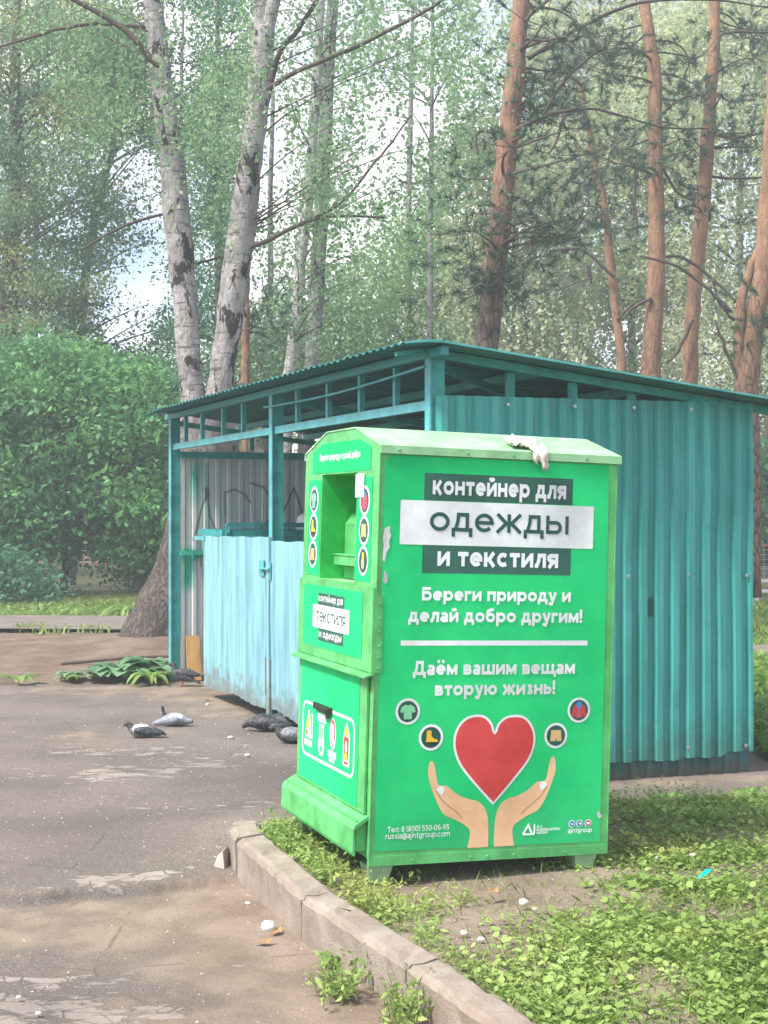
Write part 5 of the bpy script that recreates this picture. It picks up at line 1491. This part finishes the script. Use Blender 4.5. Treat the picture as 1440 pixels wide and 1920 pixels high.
backtree('pale drooping birch between the leaning pine and the thin pine', 960, 18, [(830,200),(1060,240),(1080,720),(860,720)], 120, 38, 'lf_pale')
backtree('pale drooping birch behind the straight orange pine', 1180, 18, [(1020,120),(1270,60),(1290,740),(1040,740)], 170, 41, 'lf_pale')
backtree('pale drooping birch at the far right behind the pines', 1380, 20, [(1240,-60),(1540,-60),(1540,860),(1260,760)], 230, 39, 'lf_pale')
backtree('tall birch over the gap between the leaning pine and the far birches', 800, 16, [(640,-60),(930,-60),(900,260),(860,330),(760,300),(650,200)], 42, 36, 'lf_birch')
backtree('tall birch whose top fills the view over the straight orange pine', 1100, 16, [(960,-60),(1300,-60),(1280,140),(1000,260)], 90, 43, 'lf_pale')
backtree('light birch far behind the big birch stems', 330, 14, [(160,640),(480,600),(480,760),(160,760)], 50, 44, 'lf_back')
backtree('green birch behind the ash at the left edge', 60, 16, [(-120,-60),(180,-60),(160,640),(-120,640)], 50, 41, 'lf_back')
backtree('pale birch standing past the right end of the wire fence', 1640, 20, [(1490,-60),(1860,-60),(1860,900),(1500,900)], 110, 40, 'lf_pale')
backtree('green birch standing past the left end of the shrubs', -240, 20, [(-480,-60),(-90,-60),(-90,900),(-480,900)], 110, 40, 'lf_back')
broadleaf('dark_tree', 'dark leafy tree beyond the wire fence right of the shelter', None, [(1432,1060,22),(1430,960,18),(1436,880,14),(1440,760,8)], 33, 'trunk', [([(1380,840),(1560,820),(1560,1060),(1390,1010)], 40, 1.5)], 'lf_dark', 200, .11, .42, .45, .5, 2, 0)


# ---- far ground cover, fences, a building in the trees
def blades(P, hgt, wid, lean=.35):
    n = len(P)
    az = rng.random(n) * 2 * PI; s_ = np.stack([np.cos(az), np.sin(az), np.zeros(n)], 1) * wid / 2
    H = (hgt * (.5 + .9 * rng.random(n)))[:, None]
    ln = rng.normal(size=(n, 3)) * lean; ln[:, 2] = 1
    m = P + ln * H * .55 * [1, 1, 1]; tip = P + ln * H * [1.6, 1.6, 1.0]
    return np.stack([P - s_, P + s_, m + s_ * .7, tip, m - s_ * .7], 1).reshape(-1, 3)
def scatter(n, x0, x1, y0, y1, fn=None, z=0.0):
    P = np.stack([x0 + rng.random(n) * (x1 - x0), y0 + rng.random(n) * (y1 - y0), np.full(n, z)], 1)
    if fn is not None: P = P[rng.random(len(P)) < fn(P[:, 0], P[:, 1])]
    return P
gp = scatter(26000, -13, -2.2, 22.8, 30.5, None, -.06)
gp = np.concatenate([gp, scatter(2600, -13, -2.8, 20.1, 20.9, lambda x, y: .9 * (fbm(x * 2, y * 2, 7) > .5), .02)])
gp = np.concatenate([gp, scatter(24000, 2.55, 9, 9.7, 16.5, lambda x, y: (x > 2.62 + .06 * (y - 9.4)), .02), scatter(12000, 2.5, 10, 18.2, 28.0, None, -.06)])
g = quads('grass', blades(gp, .11, .035), 5, M['grass'], None, tint_of(len(gp))); g['kind'] = 'stuff'
cp_ = scatter(5200, -13, -2.4, 22.9, 25.5, lambda x, y: fbm(x * 1.2, y, 3), .0)
cp_ = np.concatenate([cp_, scatter(9000, 2.6, 8, 9.8, 16.4, None, .06)])
cp_[:, 2] += rng.random(len(cp_)) * .10
g = quads('ground_cover', leaf_faces(cp_, .085, .1, .6, .9), 4, M['bright'], None, tint_of(len(cp_), .4)); g['kind'] = 'stuff'
# white knee-high fence on the right
fe = empty('low_fence', (6.3, 28.2, 0)); tag(fe, 'low white metal fence along the grass right of the shelter', 'fence')
for k, x in enumerate((5.2, 6.1, 7.15, 8.2, 9.25)):
    mb = MB(); mb.box(x - .05, 28.15, -.06, x + .05, 28.25, .50); adopt(mb.build('post', M['fence_white']), fe)
for z in (.38, .18):
    mb = MB(); mb.box(4.6, 28.17, z - .03, 9.5, 28.22, z + .03); adopt(mb.build('rail', M['fence_white']), fe)
wf = empty('wire_fence', (7, 31, 0)); tag(wf, 'rusty framed wire fence behind the low white fence', 'fence')
for x in (5.4, 7.4, 9.4):
    mb = MB(); mb.tube([(x, 31, -.08), (x, 31, 1.02)], .03, 8); adopt(mb.build('post', M['rust']), wf)
for z in (.22, 1.0):
    mb = MB(); mb.bar((4.4, 31, z), (9.8, 31, z), .04, .04); adopt(mb.build('rail', M['rust']), wf)
mb = MB()
for i in range(50):
    x = 4.4 + i * .11; mb.bar((x, 31, .22), (x, 31, 1.0), .008, .008)
for i in range(7): mb.bar((4.4, 31, .30 + i * .1), (9.8, 31, .30 + i * .1), .008, .008)
adopt(mb.build('wire_mesh', M['steel']), wf)
bb = empty('brick_building', (-12, 50, 0)); tag(bb, 'pinkish brick building glimpsed far behind the shrubs', 'building')
mb = MB(); mb.box(-22, 50, -.1, -4.5, 56, 4.2); adopt(mb.build('wall', M['brick']), bb)
mb = MB(); mb.hexa([(-22.4,49.6,4.2),(-4.1,49.6,4.2),(-4.1,56.4,4.2),(-22.4,56.4,4.2),(-22,52.8,5.6),(-4.5,52.8,5.6),(-4.5,53.2,5.6),(-22,53.2,5.6)]); adopt(mb.build('roof', M['trunk']), bb)
for x in (-20, -16.2, -12.6, -8.6):
    mb = MB(); mb.box(x, 49.93, 1.0, x + 1.2, 49.99, 2.4); w_ = adopt(mb.build('window', M['fence_white']), bb)
    mb = MB(); mb.box(x + .08, 49.90, 1.08, x + .57, 49.925, 2.32); mb.box(x + .63, 49.90, 1.08, x + 1.12, 49.925, 2.32); adopt(mb.build('pane', M['black']), w_)

# ---- plants of the raised green
def isl_ok(P, mg=.16):
    return inside(P[:, 0] - mg, P[:, 1]) & inside(P[:, 0], P[:, 1] + mg) & inside(P[:, 0] - mg * .9, P[:, 1] - mg * .4)
def bare(x, y):
    """how much of the green is bare earth"""
    b = 1.2 * blob(x, y, .62, 6.02, .42, .28) + 1.0 * blob(x, y, .45, 6.32, .50, .13, .36) + .8 * blob(x, y, .3, 5.62, .2, .3) + .9 * blob(x, y, .15, 6.15, .45, .14, .2) + .9 * blob(x, y, 1.35, 6.45, .55, .14, .1) + 1.3 * blob(x, y, .35, 6.85, .72, .52, .35)
    b = b + .6 * blob(x, y, .40, 5.25, .12, .35, .4) + .5 * blob(x, y, 1.9, 6.6, .4, .1)
    return np.clip(b, 0, 1)
def dens(x, y):
    n = fbm(x * 2.2, y * 2.2, 17)
    d = np.clip((n - .32) * 3.4, .16, 1) * (1 - bare(x, y))
    return d
def put(P): P[:, 2] = island_z(P[:, 0], P[:, 1]); return P
def broad_leaves(P, size, up=.45):
    """rounded leaves on short stalks: six-cornered, cupped"""
    n = len(P); az = rng.random(n) * 2 * PI; el = rng.normal(.25, .35, n)
    d = np.stack([np.cos(az) * np.cos(el), np.sin(az) * np.cos(el), np.sin(el)], 1)
    sd = np.stack([-np.sin(az), np.cos(az), rng.normal(0, .35, n)], 1); sd = unit(sd)
    nn = np.cross(d, sd)
    L = (size * (.5 + .9 * rng.random(n)))[:, None]; W = L * (.32 + .16 * rng.random((n, 1)))
    b = P + d * L * .15 + [0, 0, .004]
    q = [b, b + d*L*.30 + sd*W - nn*L*.06, b + d*L*.70 + sd*W*.9 - nn*L*.07, b + d*L - [0, 0, .004], b + d*L*.70 - sd*W*.9 - nn*L*.07, b + d*L*.30 - sd*W - nn*L*.06]
    return np.stack(q, 1).reshape(-1, 3)
lp = scatter(90000, -.7, 3.4, 3.9, 8.3, dens); lp = lp[isl_ok(lp)]
lp = put(lp); lp[:, 2] += rng.random(len(lp)) ** 2 * .040
g = quads('lawn_weeds', broad_leaves(lp, .027), 6, M['weed'], None, tint_of(len(lp), .5, .3)); g['kind'] = 'stuff'
bp_ = scatter(110000, -.7, 3.4, 3.9, 8.3, lambda x, y: .18 + .82 * dens(x, y)); bp_ = put(bp_[isl_ok(bp_, .15)])
bd = bare(bp_[:, 0], bp_[:, 1]); bp_ = bp_[rng.random(len(bp_)) > bd * .8]
g = quads('lawn_grass', blades(bp_, .042, .0045, .6), 5, M['grass'], None, tint_of(len(bp_), .5)); g['kind'] = 'stuff'
# feathery weeds in a ragged row along the kerb and round the container's feet
row = []
for (x, y, n, h) in ((-.56,6.95,26,.13),(-.50,6.78,26,.12),(-.44,6.60,24,.12),(-.36,6.42,22,.11),(-.24,6.28,24,.11),(-.12,6.16,22,.10),(-.02,6.02,22,.09),(.12,5.84,20,.07),(-.04,5.80,22,.10),(.30,6.0,16,.07),(.05,6.12,8,.06),(1.02,6.30,12,.06),(.20,5.45,14,.08),(1.25,6.55,16,.09),(.04,5.60,18,.09),(-.46,7.10,20,.12),(1.25,8.0,26,.11),(1.5,7.9,26,.12),(1.75,8.0,26,.12),(2.1,8.0,24,.12),(1.4,7.6,24,.11),(1.7,7.55,24,.12),(2.0,7.6,22,.1)):
    for k in range(n):
        row.append((x + random.gauss(0, .07), y + random.gauss(0, .07), h * random.uniform(.5, 1.25)))
fw = []
for x, y, h in row:
    z = float(island_z(np.array(x), np.array(y))); lx, ly = random.gauss(0, .25), random.gauss(0, .25)
    for k in range(9):
        q = .15 + .85 * k / 8; fw.append((x + lx * h * q, y + ly * h * q, z + h * q))
fw = np.array(fw); ok = isl_ok(fw, .13); fw = fw[ok]
g = quads('kerb_weeds', leaf_faces(fw, .026, -.2, .30, .4), 4, M['weed'], None, tint_of(len(fw), .35)); g['kind'] = 'stuff'

def rosette(label, x, y, z, n, L, wd, m, rise=.5, group=None, name='weed_plant', cat='weed', curl=.42):
    """a single plant: leaves bending out of one root"""
    T = empty(name, (x, y, z)); tag(T, label, cat, group)
    for k in range(n):
        az = 2 * PI * k / n * 1.618 * 2 + random.uniform(-.4, .4); l = L * random.uniform(.6, 1.15); e0 = rise * random.uniform(.7, 1.4)
        V = []; F = []; ns = 6; r = .006; zz = .0; el = e0
        pr = [0, .55, .95, 1.0, .85, .55, .05]
        for i in range(ns + 1):
            wdt = wd * pr[i] * l / L * random.uniform(.85, 1.15)
            c = Vector((math.cos(az) * r, math.sin(az) * r, zz)); s_ = Vector((-math.sin(az), math.cos(az), 0))
            V += [c + s_ * wdt / 2 + Vector((0, 0, wdt * .12)), c, c - s_ * wdt / 2 + Vector((0, 0, wdt * .12))]
            r += l / ns * math.cos(el); zz = max(.004, zz + l / ns * math.sin(el)); el -= e0 * curl
        for i in range(ns):
            for j in range(2): F.append((3*i+j, 3*i+3+j, 3*i+4+j, 3*i+1+j))
        o = raw('leaf', V, F, m, T, None, True)
        a = o.data.attributes.new('tint', 'FLOAT', 'FACE'); a.data.foreach_set('value', [random.uniform(.2, .9)] * len(F))
    return T
def scruff(label, x, y, z, n, h, sp, m='weed'):
    """a ragged low weed: thin stems set with small leaves"""
    T = empty('weed_plant', (x, y, z)); tag(T, label, 'weed')
    pts = []; mb = MB()
    for k in range(n):
        bx, by = random.gauss(0, sp * .6), random.gauss(0, sp); hh = h * random.uniform(.4, 1.2); lx, ly = random.gauss(0, .35), random.gauss(0, .35)
        mb.tube([(bx, by, 0), (bx + lx * hh * .5, by + ly * hh * .5, hh * .55), (bx + lx * hh, by + ly * hh, hh)], [.0022, .0016, .001], 4, 0, False)
        for j in range(11):
            q = .1 + .9 * j / 10; pts.append((bx + lx * hh * q + random.gauss(0, .006), by + ly * hh * q + random.gauss(0, .006), hh * q))
    mb.build('stem', M['grass'], T)
    P_ = np.array(pts); quads('leaf_mass', leaf_faces(P_, .028, -.1, .42, .4), 4, M[m], T, tint_of(len(P_), .45))
scruff('leafy dandelion clump at the foot of the kerb, largest of the weeds there', .08, 4.95, -.02, 30, .14, .07)
scruff('small weed clump at the foot of the kerb, left of the dandelion', -.16, 5.26, -.025, 34, .12, .06)
rosette('tiny weed beside the kerb, below the white litter', -.21, 5.62, -.02, 7, .075, .035, M['bright'], .8)
rosette('tiny green sprig at the end of the kerb', -.93, 7.45, .0, 6, .07, .03, M['bright'], .9)
rosette('dandelion growing on the asphalt strip, the left of two by the shelter wall', 1.67, 8.62, .0, 14, .16, .05, M['bright'], .75)
rosette('dandelion growing on the asphalt strip, the right of two by the shelter wall', 2.17, 8.75, .0, 15, .18, .05, M['bright'], .65)
rosette('broad leaved weed by the right front foot of the container', 1.13, 6.30, .10, 10, .11, .06, M['weed'], .9)
rosette('spiky yellow green plant beside the left post of the shelter', -2.30, 14.45, .02, 24, .36, .06, M['bright'], 1.0)
for (x, y, s_, lab) in ((-2.36,14.78,.9,'big burdock leaves heaped against the shelter post, nearest the post'),(-2.60,14.74,.85,'burdock clump in the middle of the heap left of the shelter post'),(-2.86,14.70,.75,'burdock clump at the left end of the heap by the asphalt edge'),(-2.42,15.0,1.1,'burdock rising behind the heap beside the shelter post'),(-2.72,14.95,1.0,'burdock behind the middle of the heap at the trunk foot'),(-3.15,14.72,.5,'small low burdock apart from the heap on the asphalt edge')):
    rosette(lab, x, y, .02, 12, .34 * s_, .22 * s_, M['burdock'], .95 if s_ < 1 else 1.2, 'burdock plants by the shelter post', 'burdock', 'burdock', .30)
rosette('light green plant on the asphalt edge at the left border', -3.62, 14.5, .03, 9, .30, .10, M['bright'], .6)
rosette('lone weed in the soil left of the burdocks', -3.15, 14.55, .03, 6, .16, .08, M['bright'], .9)
rosette('tall grassy weed beside the big trunk across the path', -4.0, 23.3, -.05, 26, .9, .07, M['bright'], 1.25)

# ---- stones and litter
def pebble(label, x, y, z, r, m='stone', name='stone', cat='stone', group=None, s=(1, .8, .6), seed=None):
    o = lump(name, (x, y, z + r * s[2] * .55), (r * s[0], r * s[1], r * s[2]), M[m], seed or int(abs(x * 97 + y * 31)) , 2, .35)
    return tag(o, label, cat, group)
o = pebble('crumpled white paper scrap on the dirt beside the kerb', -.478, 6.08, -.03, .030, 'bag', 'paper_scrap', 'litter', None, (1.1, .7, .8))
pebble('white stone near the broken end of the kerb', -.74, 6.84, -.03, .020, s=(1, 1, .7))
pebble('pale stone lying close against the kerb foot', -.60, 6.48, -.035, .016)
pebble('largest white stone on the bare patch of the green', .565, 5.92, .115, .022, s=(1, .8, .8))
pebble('white stone right of the bare patch edge, by the weeds', .60, 5.84, .115, .012)
pebble('pale stone at the left of the bare patch', .30, 5.50, .115, .018)
pebble('grey white stone among weeds near the kerb middle', .36, 5.42, .115, .016)
pebble('pale stone on the earth right of the container', 1.42, 6.75, .115, .018)
pebble('small white stone right of the container foot', 1.25, 6.70, .115, .013)
pebble('white pebble on the cracked asphalt at the bottom left', -1.19, 5.05, -.03, .012)
pebble('white pebble beside the pale asphalt patch at the bottom left', -1.30, 5.22, -.03, .011)
pebble('small white stone on the dark asphalt ahead of the pigeons', -.95, 10.2, .0, .022)
pebble('tan stone on the asphalt between the pigeons', -1.15, 11.0, .0, .025)
pebble('pale chip on the asphalt under the gate', -.95, 11.9, .0, .025, s=(1.3, .8, .3))
pebble('white crumb on the asphalt before the plank', -1.55, 12.9, .0, .02)
mb = MB(); mb.add([(1.34,6.30,.128),(1.36,6.27,.13),(1.385,6.285,.15),(1.41,6.30,.165),(1.415,6.32,.15),(1.39,6.33,.16),(1.37,6.34,.135)], [(0,1,2,6),(2,3,5,6),(3,4,5)])
o = mb.build('plastic_scrap', M['turquoise']); tag(o, 'bright turquoise plastic scrap on the weedy grass', 'litter')
for k, (x, y, z, a, lab) in enumerate(((-.52,5.86,-.03,.3,'dry brown leaf at the kerb foot, the larger'),(-.46,5.98,-.03,1.2,'dry brown leaf at the kerb foot, the smaller'),(-1.62,13.2,.0,.6,'dark fallen leaf on the asphalt near the plank'),(.42,6.02,.125,.9,'yellow fallen leaf on the earth under the container front'))):
    o = raw('fallen_leaf', [(0,0,.004),(.03,.015,.012),(.055,.0,.006),(.08,-.005,.02),(.05,-.025,.004),(.025,-.02,.012)], [(0,1,2,5),(1,2,3),(2,3,4,5)], M['dry_leaf'])
    o.location = (x, y, z + .004); o.rotation_euler = (0, 0, a); tag(o, lab, 'leaf')
# fine grit, crumbs and gravel on the asphalt and soil
gr = scatter(3600, -3.2, .3, 4.9, 13.5, lambda x, y: .35 + .65 * fbm(x * 1.5, y * 1.5, 23))
gr = gr[~inside(gr[:, 0] + .05, gr[:, 1])]
kx = scatter(2600, -.9, .5, 4.5, 7.4); d_ = (kx[:, 0] - np.interp(kx[:, 1], [3.6, 5.13, 5.95, 6.83, 7.4], [.78, .065, -.344, -.675, -.75]))
kx = kx[(d_ < -.01) & (rng.random(len(kx)) < np.exp(d_ / .10))]
isg = scatter(2600, -.5, 2.6, 4.2, 8.0); isg = put(isg[isl_ok(isg)])
gr = np.concatenate([gr, kx]); gr[:, 2] = asphalt_z(gr[:, 0], gr[:, 1]); gr = np.concatenate([gr, isg])
sz = .0022 + .0055 * rng.random(len(gr)) ** 3
oc = np.array([[1,0,0],[-.8,.5,0],[-.3,-.9,0],[0,0,.8]])
f_ = [(0,1,3),(1,2,3),(2,0,3)]
Gq = []
for t_ in f_:
    Gq.append(np.stack([gr + oc[i] * sz[:, None] * [1, 1, 1] for i in t_], 1))
Gq = np.concatenate(Gq).reshape(-1, 3)
g = quads('gravel', Gq, 3, M['grit'], None, np.tile(tint_of(len(gr), .5, .4), 3)); g['kind'] = 'stuff'
mb = MB()
for (p, q, r) in (((-3.5,15.9,.05),(-1.9,16.3,.10),.018),):
    l_, rr_ = densify([Vector(p), Vector(p).lerp(Vector(q), .5) + Vector((0, .1, .02)), Vector(q)], [r, r * .9, r * .6], 5, .01); mb.tube(l_, rr_, 7)
o = mb.build('fallen_stick', M['twig']); tag(o, 'long dark stick lying on the bare soil left of the shelter', 'stick')

# ---- pigeons
def pigeon(label, x, y, az, pose, body_c, back_c, scale=1.0, head_c='feather_dark', wing_c='feather_dark'):
    """one continuous body swept from beak to tail; wings folded on its sides"""
    T = empty('pigeon', (x, y, float(asphalt_z(np.array(x), np.array(y)))), (0, 0, az)); T.scale = (scale,) * 3
    tag(T, label, 'pigeon', 'pigeons on the asphalt')
    if pose == 'stand': sp = [(.135,.205,.006,.006),(.125,.212,.016,.018),(.105,.218,.022,.024),(.085,.205,.022,.024),(.075,.175,.026,.028),(.06,.14,.042,.046),(.02,.115,.056,.058),(-.04,.095,.054,.05),(-.09,.075,.038,.032),(-.13,.058,.028,.012),(-.19,.035,.030,.006)]
    elif pose == 'sit': sp = [(.142,.098,.005,.005),(.130,.104,.014,.015),(.112,.112,.021,.022),(.092,.104,.021,.022),(.078,.082,.027,.030),(.045,.06,.050,.048),(.0,.056,.062,.055),(-.05,.052,.058,.048),(-.095,.043,.042,.032),(-.13,.035,.030,.014),(-.20,.022,.030,.006)]
    elif pose == 'tail': sp = [(.155,.035,.006,.006),(.145,.038,.016,.018),(.125,.042,.022,.024),(.10,.044,.026,.028),(.075,.048,.036,.036),(.04,.054,.052,.048),(.0,.058,.060,.052),(-.05,.058,.054,.046),(-.085,.075,.038,.03),(-.10,.11,.028,.014),(-.108,.165,.030,.006)]
    else: sp = [(.150,.020,.006,.006),(.142,.030,.014,.016),(.125,.045,.020,.022),(.10,.056,.026,.028),(.075,.060,.036,.036),(.04,.064,.054,.052),(.0,.066,.064,.056),(-.05,.058,.056,.046),(-.095,.045,.040,.030),(-.13,.036,.030,.014),(-.20,.026,.032,.006)]
    n = 14; V = []; F = []; mi = []
    P = smooth3([Vector((a, 0, b)) for a, b, c, d in sp], 3); k = len(P)
    rx = np.interp(np.linspace(0, len(sp) - 1, k), range(len(sp)), [s[2] for s in sp]); rz = np.interp(np.linspace(0, len(sp) - 1, k), range(len(sp)), [s[3] for s in sp])
    for i, p in enumerate(P):
        d = (P[min(i+1, k-1)] - P[max(i-1, 0)]).normalized(); u = Vector((0, 1, 0)); w = d.cross(u)
        for j in range(n):
            t = 2 * PI * j / n; q = p + u * (rx[i] * math.cos(t)) + w * (rz[i] * math.sin(t))
            q.z = max(q.z, .002); V.append(q)
    for i in range(k - 1):
        for j in range(n):
            F.append((i*n+j, (i+1)*n+j, (i+1)*n+(j+1) % n, i*n+(j+1) % n))
            t = (j + .5) / n; top = abs(V[i*n+j].z - P[i].z) > 0 and V[i*n+j].z > P[i].z
            s_ = i / k
            mi.append(0 if s_ < .08 else 4 if s_ < .38 else 1 if s_ < .40 else (2 if (.40 < s_ < .66 and top) else (3 if s_ > .80 else 1)))
    F.append(tuple(range(n))); mi.append(0); F.append(tuple((k-1)*n + j for j in range(n-1, -1, -1))); mi.append(3)
    b = raw('body', V, F, [M['beak'], M[body_c], M[back_c], M['feather_dark'], M[head_c]], T, mi, True)
    b['label'] = label
    for sgn in (-1, 1):
        Vw = []; Fw = []; c0 = [(.05,.0),(.0,-.004),(-.05,-.008),(-.10,-.018),(-.15,-.03),(-.185,-.036)]; hw = [.018,.036,.038,.030,.018,.004]
        zb = sp[5][1] + .006
        for i, (a, dz) in enumerate(c0):
            yy = (.050 if pose == 'stand' else .058) * (1 - .10 * i) * (1 if i < 3 else .75 if i < 5 else .5) + .006
            for q in (-1, 0, 1): Vw.append((a, sgn * (yy + (.006 if q == 0 else -.004 if q > 0 else 0)), max(.004, zb + dz + hw[i] * q)))
        for i in range(5):
            for q in range(2): Fw.append((3*i+q, 3*i+3+q, 3*i+4+q, 3*i+1+q))
        w_ = raw('wing', Vw, Fw, M[wing_c], T, None, True)
        md = w_.modifiers.new('thickness', 'SOLIDIFY'); md.thickness = .006
        mbx = MB(); mbx.disc((sp[2][0] + .006, sgn * .0205, sp[2][1] + .006), (0, sgn, 0), .004, .003, 8); mbx.build('eye', M['eye'], T)
    if pose == 'stand':
        for sgn in (-1, 1):
            mbx = MB(); mbx.tube([(0, sgn * .02, .075), (-.004, sgn * .022, .03), (.0, sgn * .022, .004)], .005, 6)
            for a in (-.6, 0, .6): mbx.tube([(0, sgn * .022, .006), (.035 * math.cos(a), sgn * .022 + .035 * math.sin(a), .003)], [.004, .002], 5)
            mbx.tube([(0, sgn * .022, .006), (-.02, sgn * .022, .003)], [.004, .002], 5); mbx.build('leg', M['beak_red'], T)
    return T
pigeon('dark pigeon standing in front of the plank and shelter post', -1.97, 14.3, R(168), 'stand', 'feather_dark', 'feather_black', 1.0)
pigeon('grey pigeon with a white back sitting farthest left on the asphalt', -1.83, 11.05, R(184), 'sit', 'feather_mid', 'feather_white', .95)
pigeon('pale grey pigeon with its tail raised and a white rump band', -1.66, 11.65, R(-8), 'tail', 'feather_pale', 'feather_white', .95, 'feather_pale', 'feather_pale')
pigeon('blackish pigeon pecking with head down, leftmost of the three by the gate', -.93, 11.36, R(172), 'peck', 'feather_dark', 'feather_black', 1.15)
pigeon('blackish pigeon in the middle of the three by the gate', -.80, 11.45, R(160), 'peck', 'feather_dark', 'feather_black', 1.1)
pigeon('grey chequered pigeon partly hidden by the green container', -.685, 10.78, R(178), 'sit', 'feather_dark', 'feather_mid', 1.1, 'feather_dark', 'feather_mid')
# crow on a branch
T = empty('crow', at(1104, 513, 28.9)); T.scale = (.62,) * 3; tag(T, 'dark crow perched upright on a thin branch among the pines', 'crow')
V = []; F = []; n = 10
sp = [(-.10,.20,.008,.008),(-.06,.205,.022,.022),(-.02,.20,.04,.04),(.0,.16,.045,.05),(.005,.08,.065,.07),(.02,-.02,.07,.07),(.04,-.12,.05,.045),(.06,-.20,.03,.02),(.09,-.32,.03,.008)]
P = smooth3([Vector((a, 0, b)) for a, b, c, d in sp], 3); k = len(P)
rr_ = np.interp(np.linspace(0, len(sp) - 1, k), range(len(sp)), [s[2] for s in sp])
mb = MB(); mb.tube(P, list(rr_), 10, 0, True); mb.build('body', M['feather_black'], T, True)

# ---- repeats carry a group
for o in col.objects:
    if o.parent is None and 'category' in o and 'group' not in o:
        gname = {'stone': 'loose pale stones', 'weed_plant': 'single weeds on the asphalt and green', 'fallen_leaf': 'fallen leaves', 'shrub': 'shrubs left of the shelter', 'birch_tree': 'birches near the shelter', 'ash_tree': 'broadleaf trees at the left', 'dark_tree': 'dark broadleaf trees'}.get(o.name.split('.')[0])
        if gname: o['group'] = gname

# ---- added volume standing in for the pale veiling glare of the lens
if VEIL_DENSITY:
    hm = bpy.data.materials.new('glare_veil'); hm.use_nodes = True; ht = hm.node_tree
    ht.nodes.remove(ht.nodes['Principled BSDF'])
    pv = ht.nodes.new('ShaderNodeVolumePrincipled'); pv.inputs['Color'].default_value = (.84, .93, 1, 1); pv.inputs['Density'].default_value = VEIL_DENSITY
    pv.inputs['Anisotropy'].default_value = .2
    ht.links.new(pv.outputs[0], ht.nodes['Material Output'].inputs['Volume'])
    mb = MB(); mb.box(-30, -6, -1.5, 30, 62, 22)
    hz = mb.build('glare_volume', hm); hz['kind'] = 'stuff'
